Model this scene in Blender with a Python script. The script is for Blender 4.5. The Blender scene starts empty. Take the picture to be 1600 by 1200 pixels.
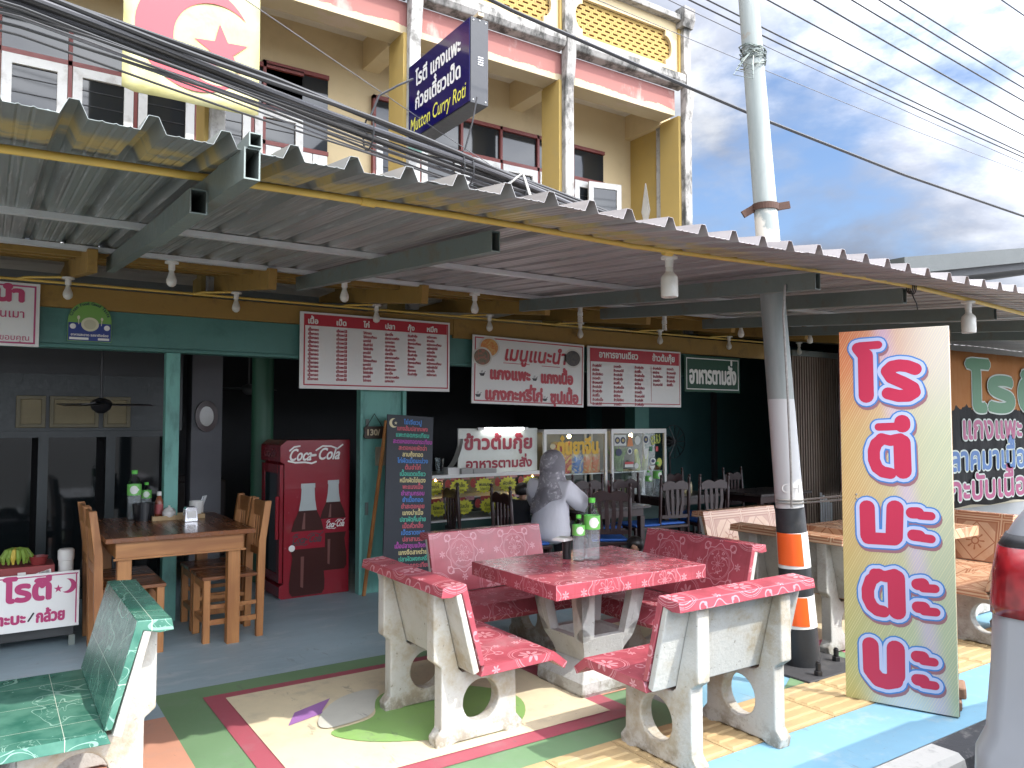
import bpy, bmesh, math, random
import numpy as np
from math import sin, cos, pi, radians as R, sqrt, atan2
from mathutils import Vector, Matrix
from mathutils.geometry import delaunay_2d_cdt
random.seed(7)
SC = bpy.context.scene
C = SC.collection

# ------------------------------------------------------------------ camera, sky, sun, exposure
cd = bpy.data.cameras.new('camera'); cam = bpy.data.objects.new('camera', cd); C.objects.link(cam)
YAW, PITCH = R(33.8), math.atan(58/1220)
cam.location = (0, 0, 1.65); cam.rotation_euler = (pi/2 + PITCH, 0, -YAW)
cd.sensor_width = 36; cd.lens = 36*1220/1600; cd.clip_start = .05; cd.clip_end = 2000
SC.camera = cam
SUNV = Vector((.35, -.78, 1.0)).normalized()
SUN_EL = math.asin(SUNV.z); SUN_AZ = atan2(SUNV.x, SUNV.y)
sl = bpy.data.lights.new('sun', 'SUN'); so = bpy.data.objects.new('sun', sl); C.objects.link(so)
sl.energy = 2.2; sl.angle = R(.53); sl.color = (1, .95, .87)
so.rotation_euler = SUNV.to_track_quat('Z', 'Y').to_euler(); so.location = (3, -6, 9)
SC.view_settings.view_transform = 'Standard'; SC.view_settings.look = 'None'
SC.view_settings.exposure = 1.25; SC.view_settings.gamma = 1
SC.cycles.max_bounces = 8; SC.cycles.use_denoising = True
SC.cycles.caustics_reflective = False; SC.cycles.caustics_refractive = False

# ------------------------------------------------------------------ node expression helper
class X:
    """a scalar socket with arithmetic"""
    def __init__(s, nt, k): s.nt = nt; s.k = k
    def op(s, o, b=None, c=None):
        n = s.nt.nodes.new('ShaderNodeMath'); n.operation = o
        for i, q in enumerate((s, b, c)):
            if q is None: continue
            if isinstance(q, X): s.nt.links.new(q.k, n.inputs[i])
            else: n.inputs[i].default_value = q
        return X(s.nt, n.outputs[0])
    def __add__(s, b): return s.op('ADD', b)
    __radd__ = __add__
    def __sub__(s, b): return s.op('SUBTRACT', b)
    def __rsub__(s, b): return (s*-1) + b
    def __mul__(s, b): return s.op('MULTIPLY', b)
    __rmul__ = __mul__
    def __truediv__(s, b): return s.op('DIVIDE', b)
    def abs(s): return s.op('ABSOLUTE')
    def fract(s): return s.op('FRACT')
    def floor(s): return s.op('FLOOR')
    def sqrt(s): return s.op('SQRT')
    def sin(s): return s.op('SINE')
    def cos(s): return s.op('COSINE')
    def atan2(s, b): return s.op('ARCTAN2', b)
    def lt(s, b): return s.op('LESS_THAN', b)
    def gt(s, b): return s.op('GREATER_THAN', b)
    def mx(s, b): return s.op('MAXIMUM', b)
    def mn(s, b): return s.op('MINIMUM', b)
    def step(s, a, b, lo=0., hi=1.):
        n = s.nt.nodes.new('ShaderNodeMapRange'); n.interpolation_type = 'SMOOTHSTEP'
        s.nt.links.new(s.k, n.inputs[0])
        for i, q in zip((1, 2, 3, 4), (a, b, lo, hi)): n.inputs[i].default_value = q
        return X(s.nt, n.outputs[0])
def hyp(a, b): return (a*a + b*b).sqrt()
def coords(nt, kind='Object'):
    return nt.nodes.new('ShaderNodeTexCoord').outputs[kind]
def sep(nt, sock):
    n = nt.nodes.new('ShaderNodeSeparateXYZ'); nt.links.new(sock, n.inputs[0])
    return [X(nt, n.outputs[i]) for i in range(3)]
def vscale(nt, sock, sc):
    n = nt.nodes.new('ShaderNodeVectorMath'); n.operation = 'MULTIPLY'
    nt.links.new(sock, n.inputs[0]); n.inputs[1].default_value = sc if hasattr(sc, '__len__') else (sc,)*3
    return n.outputs[0]
def noise(nt, sock, scale, detail=4, rough=.55, dist=0):
    n = nt.nodes.new('ShaderNodeTexNoise'); nt.links.new(sock, n.inputs['Vector'])
    n.inputs['Scale'].default_value = scale; n.inputs['Detail'].default_value = detail
    n.inputs['Roughness'].default_value = rough; n.inputs['Distortion'].default_value = dist
    return X(nt, n.outputs['Fac'])
def mixc(nt, fac, a, b, blend='MIX'):
    n = nt.nodes.new('ShaderNodeMix'); n.data_type = 'RGBA'; n.blend_type = blend
    for q, i in ((fac, 0), (a, 6), (b, 7)):
        if isinstance(q, X): nt.links.new(q.k, n.inputs[i])
        elif hasattr(q, 'is_linked'): nt.links.new(q, n.inputs[i])
        elif i == 0: n.inputs[0].default_value = q
        else: n.inputs[i].default_value = (*q[:3], 1)
    return n.outputs[2]
def lin(r, g, b, k=1.0):
    f = lambda c: (c/255/12.92 if c/255 <= .04045 else ((c/255+.055)/1.055)**2.4)*k
    return (f(r), f(g), f(b))
MATS = {}
def newmat(name):
    m = bpy.data.materials.new(name); m.use_nodes = True
    nt = m.node_tree; bs = nt.nodes['Principled BSDF']
    MATS[name] = m
    return m, nt, bs
def setc(nt, bs, c):
    if hasattr(c, 'is_linked'): nt.links.new(c, bs.inputs['Base Color'])
    else: bs.inputs['Base Color'].default_value = (*c[:3], 1)
def bump(nt, bs, h, strength=.3, dist=.01):
    b = nt.nodes.new('ShaderNodeBump'); b.inputs['Strength'].default_value = strength
    b.inputs['Distance'].default_value = dist
    nt.links.new(h.k, b.inputs['Height']); nt.links.new(b.outputs[0], bs.inputs['Normal'])
def mat(name, col, rough=.55, metal=0., vary=.18, vs=3., dirt=None, damt=.5, dscale=5., spec=.5, bmp=.15, bs_=40., stretch=None, coat=0., emit=0., dth=.5):
    """worn paint / plaster / plastic: base colour with two scales of variation, blotches of dirt, slight bump"""
    m, nt, bs = newmat(name)
    co = coords(nt)
    if stretch: co = vscale(nt, co, stretch)
    n1 = noise(nt, co, vs, 5); n2 = noise(nt, co, vs*9, 3)
    f = (n1-.5)*vary*2 + (n2-.5)*vary + 1.0
    g = nt.nodes.new('ShaderNodeCombineXYZ')
    for i in range(3): nt.links.new(f.k, g.inputs[i])
    c = mixc(nt, 1., col, g.outputs[0], 'MULTIPLY')
    if dirt is not None:
        d = noise(nt, co, dscale, 8, .68)
        c = mixc(nt, d.step(dth, dth+.22, 0, damt), c, dirt)
    setc(nt, bs, c)
    rr = (n2-.5)*.25 + rough
    nt.links.new(rr.k, bs.inputs['Roughness'])
    bs.inputs['Metallic'].default_value = metal; bs.inputs['Specular IOR Level'].default_value = spec
    bs.inputs['Coat Weight'].default_value = coat
    if bmp: bump(nt, bs, noise(nt, co, bs_, 4), bmp, .006)
    if emit:
        bs.inputs['Emission Color'].default_value = (*col, 1); bs.inputs['Emission Strength'].default_value = emit
    return m

# ------------------------------------------------------------------ sky: Nishita blue with a layer of cumulus
W = bpy.data.worlds.new('World'); SC.world = W; W.use_nodes = True
nt = W.node_tree; bg = nt.nodes['Background']
sk = nt.nodes.new('ShaderNodeTexSky'); sk.sky_type = 'NISHITA'; sk.sun_disc = False
sk.sun_elevation = SUN_EL; sk.sun_rotation = SUN_AZ
sk.air_density = 1.0; sk.dust_density = 1.2; sk.ozone_density = 1.2
dx, dy, dz = sep(nt, coords(nt, 'Generated'))
zz = dz.mx(0.0) + .22
cv = nt.nodes.new('ShaderNodeCombineXYZ')
for i, q in enumerate((dx/zz, dy/zz)): nt.links.new(q.k, cv.inputs[i])
sv = vscale(nt, coords(nt, 'Generated'), (1, 1, 1.9))
base = noise(nt, sv, 1.9, 9, .52, .15)
fine = noise(nt, sv, 7.0, 9, .58, .1)
cover = (base*.80 + fine*.25).step(.385, .53)
shade = (noise(nt, vscale(nt, sv, (1.0, 1.0, 1.3)), 3.1, 9, .58, .3)*.8+fine*.22).step(.41, .62)
ccol = mixc(nt, shade, (1.12, 1.2, 1.42), (2.75, 2.82, 2.95))
sunward = (dx*SUNV.x + dy*SUNV.y + dz*SUNV.z).step(.0, .85, 1.0, 12.5)     # clouds are brighter towards the sun
sc3 = nt.nodes.new('ShaderNodeCombineXYZ')
for i in range(3): nt.links.new(sunward.k, sc3.inputs[i])
ccol = mixc(nt, dz.step(.02, .45), mixc(nt, 1., ccol, (.68, .70, .74), 'MULTIPLY'), ccol)
ccol = mixc(nt, 1., ccol, sc3.outputs[0], 'MULTIPLY')
out = mixc(nt, cover*.96, mixc(nt, 1., sk.outputs[0], mixc(nt, dz.step(.0, .4), (.46, .52, .62), (.60, .65, .72)), 'MULTIPLY'), ccol)
nt.links.new(out, bg.inputs[0]); bg.inputs[1].default_value = .13

# ------------------------------------------------------------------ mesh helper
class MB:
    def __init__(s): s.v = []; s.f = []
    def add(s, vs, fs, M=None):
        k = len(s.v)
        s.v += [tuple(M @ Vector(p)) if M else tuple(p) for p in vs]
        s.f += [tuple(i+k for i in f) for f in fs]
        return s
    def bx(s, x0, x1, y0, y1, z0, z1, M=None):
        v = [(x, y, z) for z in (z0, z1) for y in (y0, y1) for x in (x0, x1)]
        return s.add(v, [(0,2,3,1), (4,5,7,6), (0,1,5,4), (2,6,7,3), (0,4,6,2), (1,3,7,5)], M)
    def bar(s, p0, p1, w, h=None, up=(0,0,1)):
        """box of width w, height h from p0 to p1"""
        h = h or w; a, b = Vector(p0), Vector(p1); d = (b-a); L = d.length; d.normalize()
        u = Vector(up); sd = d.cross(u)
        if sd.length < 1e-4: sd = d.cross(Vector((1,0,0)))
        sd.normalize(); u = sd.cross(d)
        M = Matrix(((sd.x,d.x,u.x,a.x),(sd.y,d.y,u.y,a.y),(sd.z,d.z,u.z,a.z),(0,0,0,1)))
        return s.bx(-w/2, w/2, 0, L, -h/2, h/2, M)
    def tube(s, pts, r, n=10, caps=True):
        P = [Vector(p) for p in pts]; rs = r if hasattr(r, '__len__') else [r]*len(P)
        k0 = len(s.v); up = Vector((0,0,1)); prev = None
        for i, p in enumerate(P):
            d = (P[min(i+1, len(P)-1)]-P[max(i-1, 0)])
            if d.length < 1e-9: d = Vector((0,0,1))
            d.normalize()
            a = (prev - d*prev.dot(d)) if prev is not None else d.cross(up if abs(d.z) < .95 else Vector((1,0,0)))
            if a.length < 1e-6: a = d.cross(Vector((1,0,0)))
            a.normalize(); prev = a; b = d.cross(a)
            s.v += [tuple(p + (a*cos(2*pi*j/n) + b*sin(2*pi*j/n))*rs[i]) for j in range(n)]
        for i in range(len(P)-1):
            for j in range(n):
                q = k0+i*n
                s.f.append((q+j, q+(j+1) % n, q+n+(j+1) % n, q+n+j))
        if caps:
            s.f.append(tuple(k0+j for j in reversed(range(n)))); s.f.append(tuple(k0+(len(P)-1)*n+j for j in range(n)))
        return s
    def cyl(s, p0, p1, r0, r1=None, n=16): return s.tube([p0, p1], [r0, r0 if r1 is None else r1], n)
    def lathe(s, prof, c=(0,0,0), n=20, M=None, sx=1, sy=1):
        k = len(s.v); vs = []
        for r, z in prof:
            vs += [(c[0]+sx*r*cos(2*pi*j/n), c[1]+sy*r*sin(2*pi*j/n), c[2]+z) for j in range(n)]
        fs = []
        for i in range(len(prof)-1):
            for j in range(n): fs.append((i*n+j, i*n+(j+1) % n, (i+1)*n+(j+1) % n, (i+1)*n+j))
        fs.append(tuple(reversed(range(n)))); fs.append(tuple((len(prof)-1)*n+j for j in range(n)))
        return s.add(vs, fs, M)
    def ball(s, c, r, n=14, m=9, M=None):
        r = r if hasattr(r, '__len__') else (r, r, r)
        prof = [(sin(pi*i/m), -cos(pi*i/m)) for i in range(m+1)]
        prof[0] = (.01, -1); prof[-1] = (.01, 1)
        q = MB().lathe(prof, n=n)
        return s.add([(c[0]+p[0]*r[0], c[1]+p[1]*r[1], c[2]+p[2]*r[2]) for p in q.v], q.f, M)
    def prism(s, outer, holes, t0, t1, axis='y', M=None):
        """extrude a 2D outline (with holes) from t0 to t1 along an axis; 2D = the two other axes in order"""
        loops = [list(outer)] + [list(h) for h in holes]
        vs, tris = fill(loops)
        put = {'x': lambda a, b, t: (t, a, b), 'y': lambda a, b, t: (a, t, b), 'z': lambda a, b, t: (a, b, t)}[axis]
        n = len(vs)
        V3 = [put(a, b, t0) for a, b in vs] + [put(a, b, t1) for a, b in vs]
        F = [tuple(t) for t in tris] + [tuple(i+n for i in reversed(t)) for t in tris]
        k = 0; base = 2*n
        for lp in loops:
            m = len(lp)
            V3 += [put(a, b, t0) for a, b in lp] + [put(a, b, t1) for a, b in lp]
            for i in range(m):
                j = (i+1) % m
                F.append((base+i, base+j, base+m+j, base+m+i))
            base += 2*m
        return s.add(V3, F, M)
    def build(s, name, m, parent=None, smooth=False, bevel=0., uv=False, world=False, recalc=True, weld=True):
        me = bpy.data.meshes.new(name)
        vs = s.v
        if world and parent is not None:
            l = parent.location; vs = [(p[0]-l.x, p[1]-l.y, p[2]-l.z) for p in vs]
        me.from_pydata(vs, [], s.f)
        bm = bmesh.new(); bm.from_mesh(me)
        if weld: bmesh.ops.remove_doubles(bm, verts=bm.verts, dist=1e-5)
        if recalc: bmesh.ops.recalc_face_normals(bm, faces=bm.faces)
        bm.to_mesh(me); bm.free()
        for ms in (m if isinstance(m, (list, tuple)) else [m]): me.materials.append(ms)
        if uv: boxuv(me)
        if smooth:
            me.polygons.foreach_set('use_smooth', [True]*len(me.polygons))
            try: me.set_sharp_from_angle(angle=R(38))
            except Exception: pass
        o = bpy.data.objects.new(name, me); C.objects.link(o); o.parent = parent
        if bevel:
            md = o.modifiers.new('bevel', 'BEVEL'); md.width = bevel; md.segments = 2; md.limit_method = 'ANGLE'; md.angle_limit = R(40)
        return o
def boxuv(me):
    ul = me.uv_layers.new(name='UVMap'); d = ul.data
    for p in me.polygons:
        n = p.normal; a = max(range(3), key=lambda i: abs(n[i])); i, j = [(1, 2), (0, 2), (0, 1)][a]
        for li in p.loop_indices:
            co = me.vertices[me.loops[li].vertex_index].co; d[li].uv = (co[i], co[j])
def fill(loops, extra=()):
    """triangulate: inside where the winding of 'loops' is non-zero (or odd) or any closed polygon of 'extra' covers it"""
    items = [(lp, 0) for lp in loops] + [(lp, 1) for lp in extra]
    bb = [(min(p[0] for p in l), max(p[0] for p in l), min(p[1] for p in l), max(p[1] for p in l)) for l, _ in items]
    par = list(range(len(items)))
    def find(i):
        while par[i] != i: par[i] = par[par[i]]; i = par[i]
        return i
    order = sorted(range(len(items)), key=lambda i: bb[i][0])
    for a, i in enumerate(order):
        for j in order[a+1:]:
            if bb[j][0] > bb[i][1]: break
            if bb[j][2] <= bb[i][3] and bb[j][3] >= bb[i][2]: par[find(i)] = find(j)
    gr = {}
    for i in range(len(items)): gr.setdefault(find(i), []).append(items[i])
    VV = []; TT = []
    for g in gr.values():
        v, t = fill1([l for l, k in g if k == 0], [l for l, k in g if k == 1])
        k = len(VV); VV += v; TT += [(a+k, b+k, c+k) for a, b, c in t]
    return VV, TT
def fill1(loops, extra):
    V = []; E = []; S1 = []; S2 = []
    def put(lp, out):
        k = len(V); n = len(lp)
        V.extend([Vector((p[0], p[1])) for p in lp]); E.extend([(k+i, k+(i+1) % n) for i in range(n)])
        out.extend([(lp[i][0], lp[i][1], lp[(i+1) % n][0], lp[(i+1) % n][1]) for i in range(n)])
    for lp in loops: put(lp, S1)
    for lp in extra:
        ar = sum(lp[i-1][0]*lp[i][1]-lp[i][0]*lp[i-1][1] for i in range(len(lp)))
        put(lp if ar > 0 else lp[::-1], S2)
    v, e, f, *_ = delaunay_2d_cdt(V, E, [], 0, 1e-7)
    if not f: return [], []
    A = np.array([(p.x, p.y) for p in v]); T = np.array(f); cen = A[T].mean(1)
    cx = cen[:, 0:1].astype(np.float32); cy = cen[:, 1:2].astype(np.float32)
    def wind(sg, odd=False):
        w = np.zeros(len(cen))
        if not sg: return w
        S = np.array(sg, dtype=np.float32)
        for k in range(0, len(S), 256):
            x0, y0, x1, y1 = S[k:k+256].T
            dyy = np.where(y1 == y0, 1, y1-y0)
            hit = ((y0 <= cy) != (y1 <= cy)) & (cx < x0+(cy-y0)*((x1-x0)/dyy))
            w += hit.sum(1) if odd else hit.astype(np.float32) @ np.where(y1 > y0, 1., -1.).astype(np.float32)
        return w
    keep = (wind(S1, True) % 2 == 1) if fill.evenodd else (np.abs(wind(S1)) > .5)
    if S2: keep |= (wind(S2) > .5)
    return [tuple(p) for p in A], [tuple(int(i) for i in t) for t in T[keep]]
fill.evenodd = True
def capsule(a, b, r, n=10):
    a = Vector(a); b = Vector(b); d = b-a; an = atan2(d.y, d.x) if d.length > 1e-9 else 0
    return [(b.x+r*cos(an-pi/2+pi*i/n), b.y+r*sin(an-pi/2+pi*i/n)) for i in range(n+1)] + \
           [(a.x+r*cos(an+pi/2+pi*i/n), a.y+r*sin(an+pi/2+pi*i/n)) for i in range(n+1)]
def nonzero(loops, extra=()):
    fill.evenodd = False
    r = fill(loops, extra); fill.evenodd = True
    return r
_tx = {}
def text_loops(s, res=3):
    """outlines of a line of text in the built-in font: list of closed loops, height 1 = font size"""
    if (s, res) in _tx: return _tx[(s, res)]
    for i in range(1, len(s)):                        # lift a tone mark that sits on an upper vowel
        if s[i] in '\u0e48\u0e49\u0e4a\u0e4b' and s[i-1] in '\u0e31\u0e34\u0e35\u0e36\u0e37':
            rest = text_loops(s[:i]+s[i+1:], res); pre = text_loops(s[:i], res); mk = text_loops(s[i], res)
            xr = max(p[0] for l in pre for p in l); mr = max(p[0] for l in mk for p in l)
            vt = max(p[1] for l in pre for p in l); mb_ = min(p[1] for l in mk for p in l)
            _tx[(s, res)] = rest + [[(p[0]-mr+xr-.01, p[1]-mb_+.70+.13) for p in l] for l in mk]
            return _tx[(s, res)]
    cu = bpy.data.curves.new('tmp', 'FONT'); cu.body = s; cu.size = 1
    o = bpy.data.objects.new('tmp', cu); C.objects.link(o)
    dg = bpy.context.evaluated_depsgraph_get()
    k = o.to_curve(dg)
    loops = []
    for sp in k.splines:
        pts = sp.bezier_points; L = []
        n = len(pts)
        for i in range(n):
            a, b = pts[i], pts[(i+1) % n]
            p0, p1, p2, p3 = a.co, a.handle_right, b.handle_left, b.co
            straight = (p1-p0).length < 1e-5 and (p2-p3).length < 1e-5
            st = (p3-p0)
            if not straight and st.length > 0:
                straight = ((p1-p0).cross(st)).length < 1e-4*st.length and ((p2-p0).cross(st)).length < 1e-4*st.length
            for t in ([0.] if straight else [q/res for q in range(res)]):
                u = 1-t; p = p0*u**3+p1*3*u*u*t+p2*3*u*t*t+p3*t**3
                if not L or abs(p.x-L[-1][0])+abs(p.y-L[-1][1]) > 1e-4: L.append((p.x, p.y))
        if len(L) > 2: loops.append(L)
    o.to_curve_clear(); bpy.data.objects.remove(o); bpy.data.curves.remove(cu)
    _tx[(s, res)] = loops
    return loops
def text_mesh(s, h, w=None, bold=0., res=3, shear=0.):
    """(verts2d, tris, width): size h = font size in metres, w = fit to this width"""
    L = text_loops(s, res)
    if not L: return [], [], 0
    xs = [p[0] for l in L for p in l]; x0, x1 = min(xs), max(xs)
    sx = h if w is None else w/(x1-x0)
    T = [[((p[0]-x0)*sx + shear*p[1]*h, p[1]*h) for p in l] for l in L]
    ex = []
    if bold:
        for l in T:
            for i in range(len(l)):
                if (Vector(l[i])-Vector(l[i-1])).length > 1e-6: ex.append(capsule(l[i-1], l[i], bold, 2))
    v, t = nonzero(T, ex)
    return v, t, (x1-x0)*sx
def letters(name, parent, m, items, y=-.004, M=None, thick=0.):
    """one flat mesh of painted lettering on a face looking towards local -Y.
    items: (text, u, v, size, opts) with opts width=, bold=, align='l/c/r', shear=, rot="""
    if 1 < len(items) <= 6:
        return [letters(name, parent, m, [it], y, M, thick) for it in items][0]
    mb = MB()
    for it in items:
        s, u, v, h = it[:4]; o = it[4] if len(it) > 4 else {}
        vs, ts, w = text_mesh(s, h, o.get('w'), o.get('bold', 0), o.get('res', 3), o.get('shear', 0))
        off = {'l': 0, 'c': -w/2, 'r': -w}[o.get('a', 'l')]; a = o.get('rot', 0)
        P = [((p[0]+off)*cos(a)-p[1]*sin(a)+u, y, (p[0]+off)*sin(a)+p[1]*cos(a)+v) for p in vs]
        mb.add(P, ts, M)
    return mb.build(name, m, parent, recalc=False, weld=False)
def flat(name, parent, m, polys, y=-.003, M=None, each=False):
    """painted flat shapes on a face looking towards local -Y: union of 2D polygons"""
    if each: return [flat(name, parent, m, [p], y-.0002*i, M) for i, p in enumerate(polys)]
    v, t = nonzero([], polys)
    return MB().add([(p[0], y, p[1]) for p in v], t, M).build(name, m, parent, recalc=False, weld=False)
def rect(x0, x1, z0, z1): return [(x0, z0), (x1, z0), (x1, z1), (x0, z1)]
def circ(cx, cz, r, n=28, rz=None): return [(cx+r*cos(2*pi*i/n), cz+(rz or r)*sin(2*pi*i/n)) for i in range(n)]
def frame_poly(x0, x1, z0, z1, t): return [rect(x0, x1, z0, z0+t), rect(x0, x1, z1-t, z1), rect(x0, x0+t, z0+t, z1-t), rect(x1-t, x1, z0+t, z1-t)]
def star(cx, cz, r, n=5, k=.4, a0=pi/2):
    return [(cx+(r if i % 2 == 0 else r*k)*cos(a0+pi*i/n), cz+(r if i % 2 == 0 else r*k)*sin(a0+pi*i/n)) for i in range(2*n)]
def crescent(cx, cz, r, ix, iz, ir, n=40, a0=None):
    """outer circle minus an inner circle that pokes out of it"""
    d = sqrt((ix-cx)**2+(iz-cz)**2); th = atan2(iz-cz, ix-cx)
    a = math.acos(max(-1, min(1, (r*r+d*d-ir*ir)/(2*r*d)))); b = math.acos(max(-1, min(1, (ir*ir+d*d-r*r)/(2*ir*d))))
    P = [(cx+r*cos(th+a+(2*pi-2*a)*i/n), cz+r*sin(th+a+(2*pi-2*a)*i/n)) for i in range(n+1)]
    Q = [(ix+ir*cos(th+pi-b+2*b*i/n), iz+ir*sin(th+pi-b+2*b*i/n)) for i in range(n+1)]
    return P + Q[::-1]
def tag(o, label=None, cat=None, group=None, kind=None):
    if label: o['label'] = label
    if cat: o['category'] = cat
    if group: o['group'] = group
    if kind: o['kind'] = kind
    return o
def thing(name, label, cat, loc=(0,0,0), rz=0, group=None):
    o = bpy.data.objects.new(name, None); C.objects.link(o); o.empty_display_size = .1
    o.location = loc; o.rotation_euler = (0, 0, rz)
    return tag(o, label, cat, group)
def dup(o, parent=None):
    c = o.copy(); C.objects.link(c); c.parent = parent
    for ch in list(o.children): dup(ch, c)
    return c
def place(o, label, loc, rz=0, cat=None):
    o.location = loc; o.rotation_euler = (0, 0, rz); o['label'] = label
    return o
def struct(name, mb, m, **k): return tag(mb.build(name, m, **k), kind='structure')
def sag(p0, p1, d, n=16):
    a, b = Vector(p0), Vector(p1)
    return [tuple(a.lerp(b, i/n)-Vector((0, 0, d*4*(i/n)*(1-i/n)))) for i in range(n+1)]
def smoothp(P, it=2):
    for _ in range(it):
        Q = []
        for i in range(len(P)):
            a, b = P[i], P[(i+1) % len(P)]
            Q += [(a[0]*.75+b[0]*.25, a[1]*.75+b[1]*.25), (a[0]*.25+b[0]*.75, a[1]*.25+b[1]*.75)]
        P = Q
    return P
def skin(name, nodes, edges, m, parent, sub=2, root=0):
    me = bpy.data.meshes.new(name); me.from_pydata([n[0] for n in nodes], edges, [])
    me.materials.append(m)
    o = bpy.data.objects.new(name, me); C.objects.link(o); o.parent = parent
    md = o.modifiers.new('skin', 'SKIN'); md.use_smooth_shade = True
    for i, n in enumerate(nodes):
        r = n[1]; me.skin_vertices[0].data[i].radius = r if hasattr(r, '__len__') else (r, r)
    me.skin_vertices[0].data[root].use_root = True
    o.modifiers.new('sub', 'SUBSURF').levels = sub; o.modifiers['sub'].render_levels = sub
    return o

# ------------------------------------------------------------------ materials
def tile_mat(name, base, line, T=.3, rough=.12, dark=None, kind='floral', grout=None):
    m, nt, bs = newmat(name)
    u, v, _ = sep(nt, coords(nt, 'UV')); fx = (u/T).fract()-.5; fy = (v/T).fract()-.5
    r = hyp(fx, fy); th = fy.atan2(fx)
    def band(d, w): return d.abs().step(w, w*1.5, 1, 0)
    cx = .5-fx.abs(); cy = .5-fy.abs(); rc = hyp(cx, cy); tc = cy.atan2(cx)
    nz = noise(nt, coords(nt, 'UV'), 14/T*.3, 2, .5, .6)
    if kind == 'floral':
        mk = band(r-.205, .0025).mx(band(r-.222, .002)).mx(band(r-((th*8).cos()*.022+.268), .0055))
        mk = mk.mx(band(rc-.235, .0025)).mx(band(rc-.252, .002)).mx(band(rc-.205, .004))
        pet = rc.lt((tc*4).sin().abs()*.12+.02)*rc.gt(.03)*((tc*4).sin().abs().gt(.35))
        lf = band(r-((th*4).cos().abs()*.085+.035), .006).mx(r.lt((th*4+.8).sin().abs()*.045))
        scr = band(nz-.5, .012)*r.gt(.10)*r.lt(.19)
        lobe = band(hyp(fx.abs()-.24, fy.abs()-.24)-.05, .007).mx(hyp(fx.abs()-.27, fy.abs()-.20).lt(.022)).mx(hyp(fx.abs()-.20, fy.abs()-.27).lt(.022))
        fan = (hyp(fx.abs()-.36, fy)).lt((fy.atan2(fx.abs()-.36)*3).sin().abs()*.055).mx((hyp(fy.abs()-.36, fx)).lt((fx.atan2(fy.abs()-.36)*3).sin().abs()*.055))
        mk = mk.mx(pet).mx(lf).mx(scr).mx(lobe).mx(fan)
    elif kind == 'leaf':
        w = noise(nt, coords(nt, 'UV'), 3.2, 1, .4, .8); w2 = noise(nt, vscale(nt, coords(nt, 'UV'), (1, 1.9, 1)), 5, 1, .4, 1.4)
        mk = (band(w-.5, .0035)*.7).mx(band(w2-.56, .005)*w.gt(.5)*.8).mx((noise(nt, coords(nt, 'UV'), 55, 2)-.5).gt(.10)*w2.gt(.60)*w.gt(.46)*.45)
    else:
        di = fx.abs()+fy.abs()
        mk = band(di-.40, .012).mx(r.lt((th*4).cos().abs()*.2)*r.gt(.09)*((th*16).cos().gt(-.2))).mx(band(r-.07, .012))
        sq = fx.abs().mx(fy.abs())
        mk = mk.mx(band(sq-.42, .015)).mx(band(sq-.47, .01)).mx(di.gt(.62)*sq.lt(.40)*.75)
    nn = noise(nt, coords(nt, 'UV'), 6, 4)
    cb = mixc(nt, nn.step(.35, .7), base, dark or tuple(c*.75 for c in base))
    c = mixc(nt, mk*.75, cb, line)
    g = fx.abs().mx(fy.abs()).gt(.496)
    if kind == 'floral': g = g.mx(fx.abs().mn(fy.abs()).lt(.0025))
    c = mixc(nt, g*.8, c, grout or line)
    setc(nt, bs, c); bs.inputs['Roughness'].default_value = rough
    nt.links.new((noise(nt, coords(nt, 'UV'), 25, 4)*.22+rough).k, bs.inputs['Roughness'])
    return m
def plain(name, col, rough=.5, metal=0., spec=.5, emit=0., alpha=1., trans=0., ior=1.45):
    m, nt, bs = newmat(name); setc(nt, bs, col)
    bs.inputs['Roughness'].default_value = rough; bs.inputs['Metallic'].default_value = metal
    bs.inputs['Specular IOR Level'].default_value = spec; bs.inputs['Transmission Weight'].default_value = trans; bs.inputs['IOR'].default_value = ior
    if emit: bs.inputs['Emission Color'].default_value = (*col, 1); bs.inputs['Emission Strength'].default_value = emit
    return m
def sheetglass(name, tint=(.9, .95, .95), refl=.12):
    m, nt, bs = newmat(name); o = nt.nodes['Material Output']
    t = nt.nodes.new('ShaderNodeBsdfTransparent'); t.inputs[0].default_value = (*tint, 1)
    g = nt.nodes.new('ShaderNodeBsdfGlossy'); g.inputs['Roughness'].default_value = .02
    f = nt.nodes.new('ShaderNodeFresnel'); f.inputs[0].default_value = 1.45
    mx = nt.nodes.new('ShaderNodeMixShader'); nt.links.new((X(nt, f.outputs[0])*.45).k, mx.inputs[0])
    nt.links.new(t.outputs[0], mx.inputs[1]); nt.links.new(g.outputs[0], mx.inputs[2]); nt.links.new(mx.outputs[0], o.inputs[0])
    return m
def wood_mat(name, a, b, rough=.35, axis=(1, 1, .08), s=14):
    m, nt, bs = newmat(name); co = vscale(nt, coords(nt), axis)
    n = noise(nt, co, s, 6, .6, .4); n2 = noise(nt, coords(nt), 2.2, 3)
    c = mixc(nt, (n*.75+n2*.35).step(.35, .75), a, b)
    setc(nt, bs, c); nt.links.new((n*.25+rough).k, bs.inputs['Roughness']); bump(nt, bs, n, .12, .003)
    return m
CONC_FLOOR = mat('floor_concrete', (.30, .29, .27), .8, vary=.2, dirt=(.16, .15, .14))
ASPH = mat('asphalt', (.11, .108, .104), .9, vary=.3, vs=1., bs_=120, bmp=.4)
def floorpaint(name, col, dirt=None, worn=.45):
    m = mat(name, col, .62, vary=.16, vs=1.6, dirt=dirt or tuple(.55*c+.11 for c in col), damt=worn, dscale=4.5, bs_=25, bmp=.12)
    return scuff(m)
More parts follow.
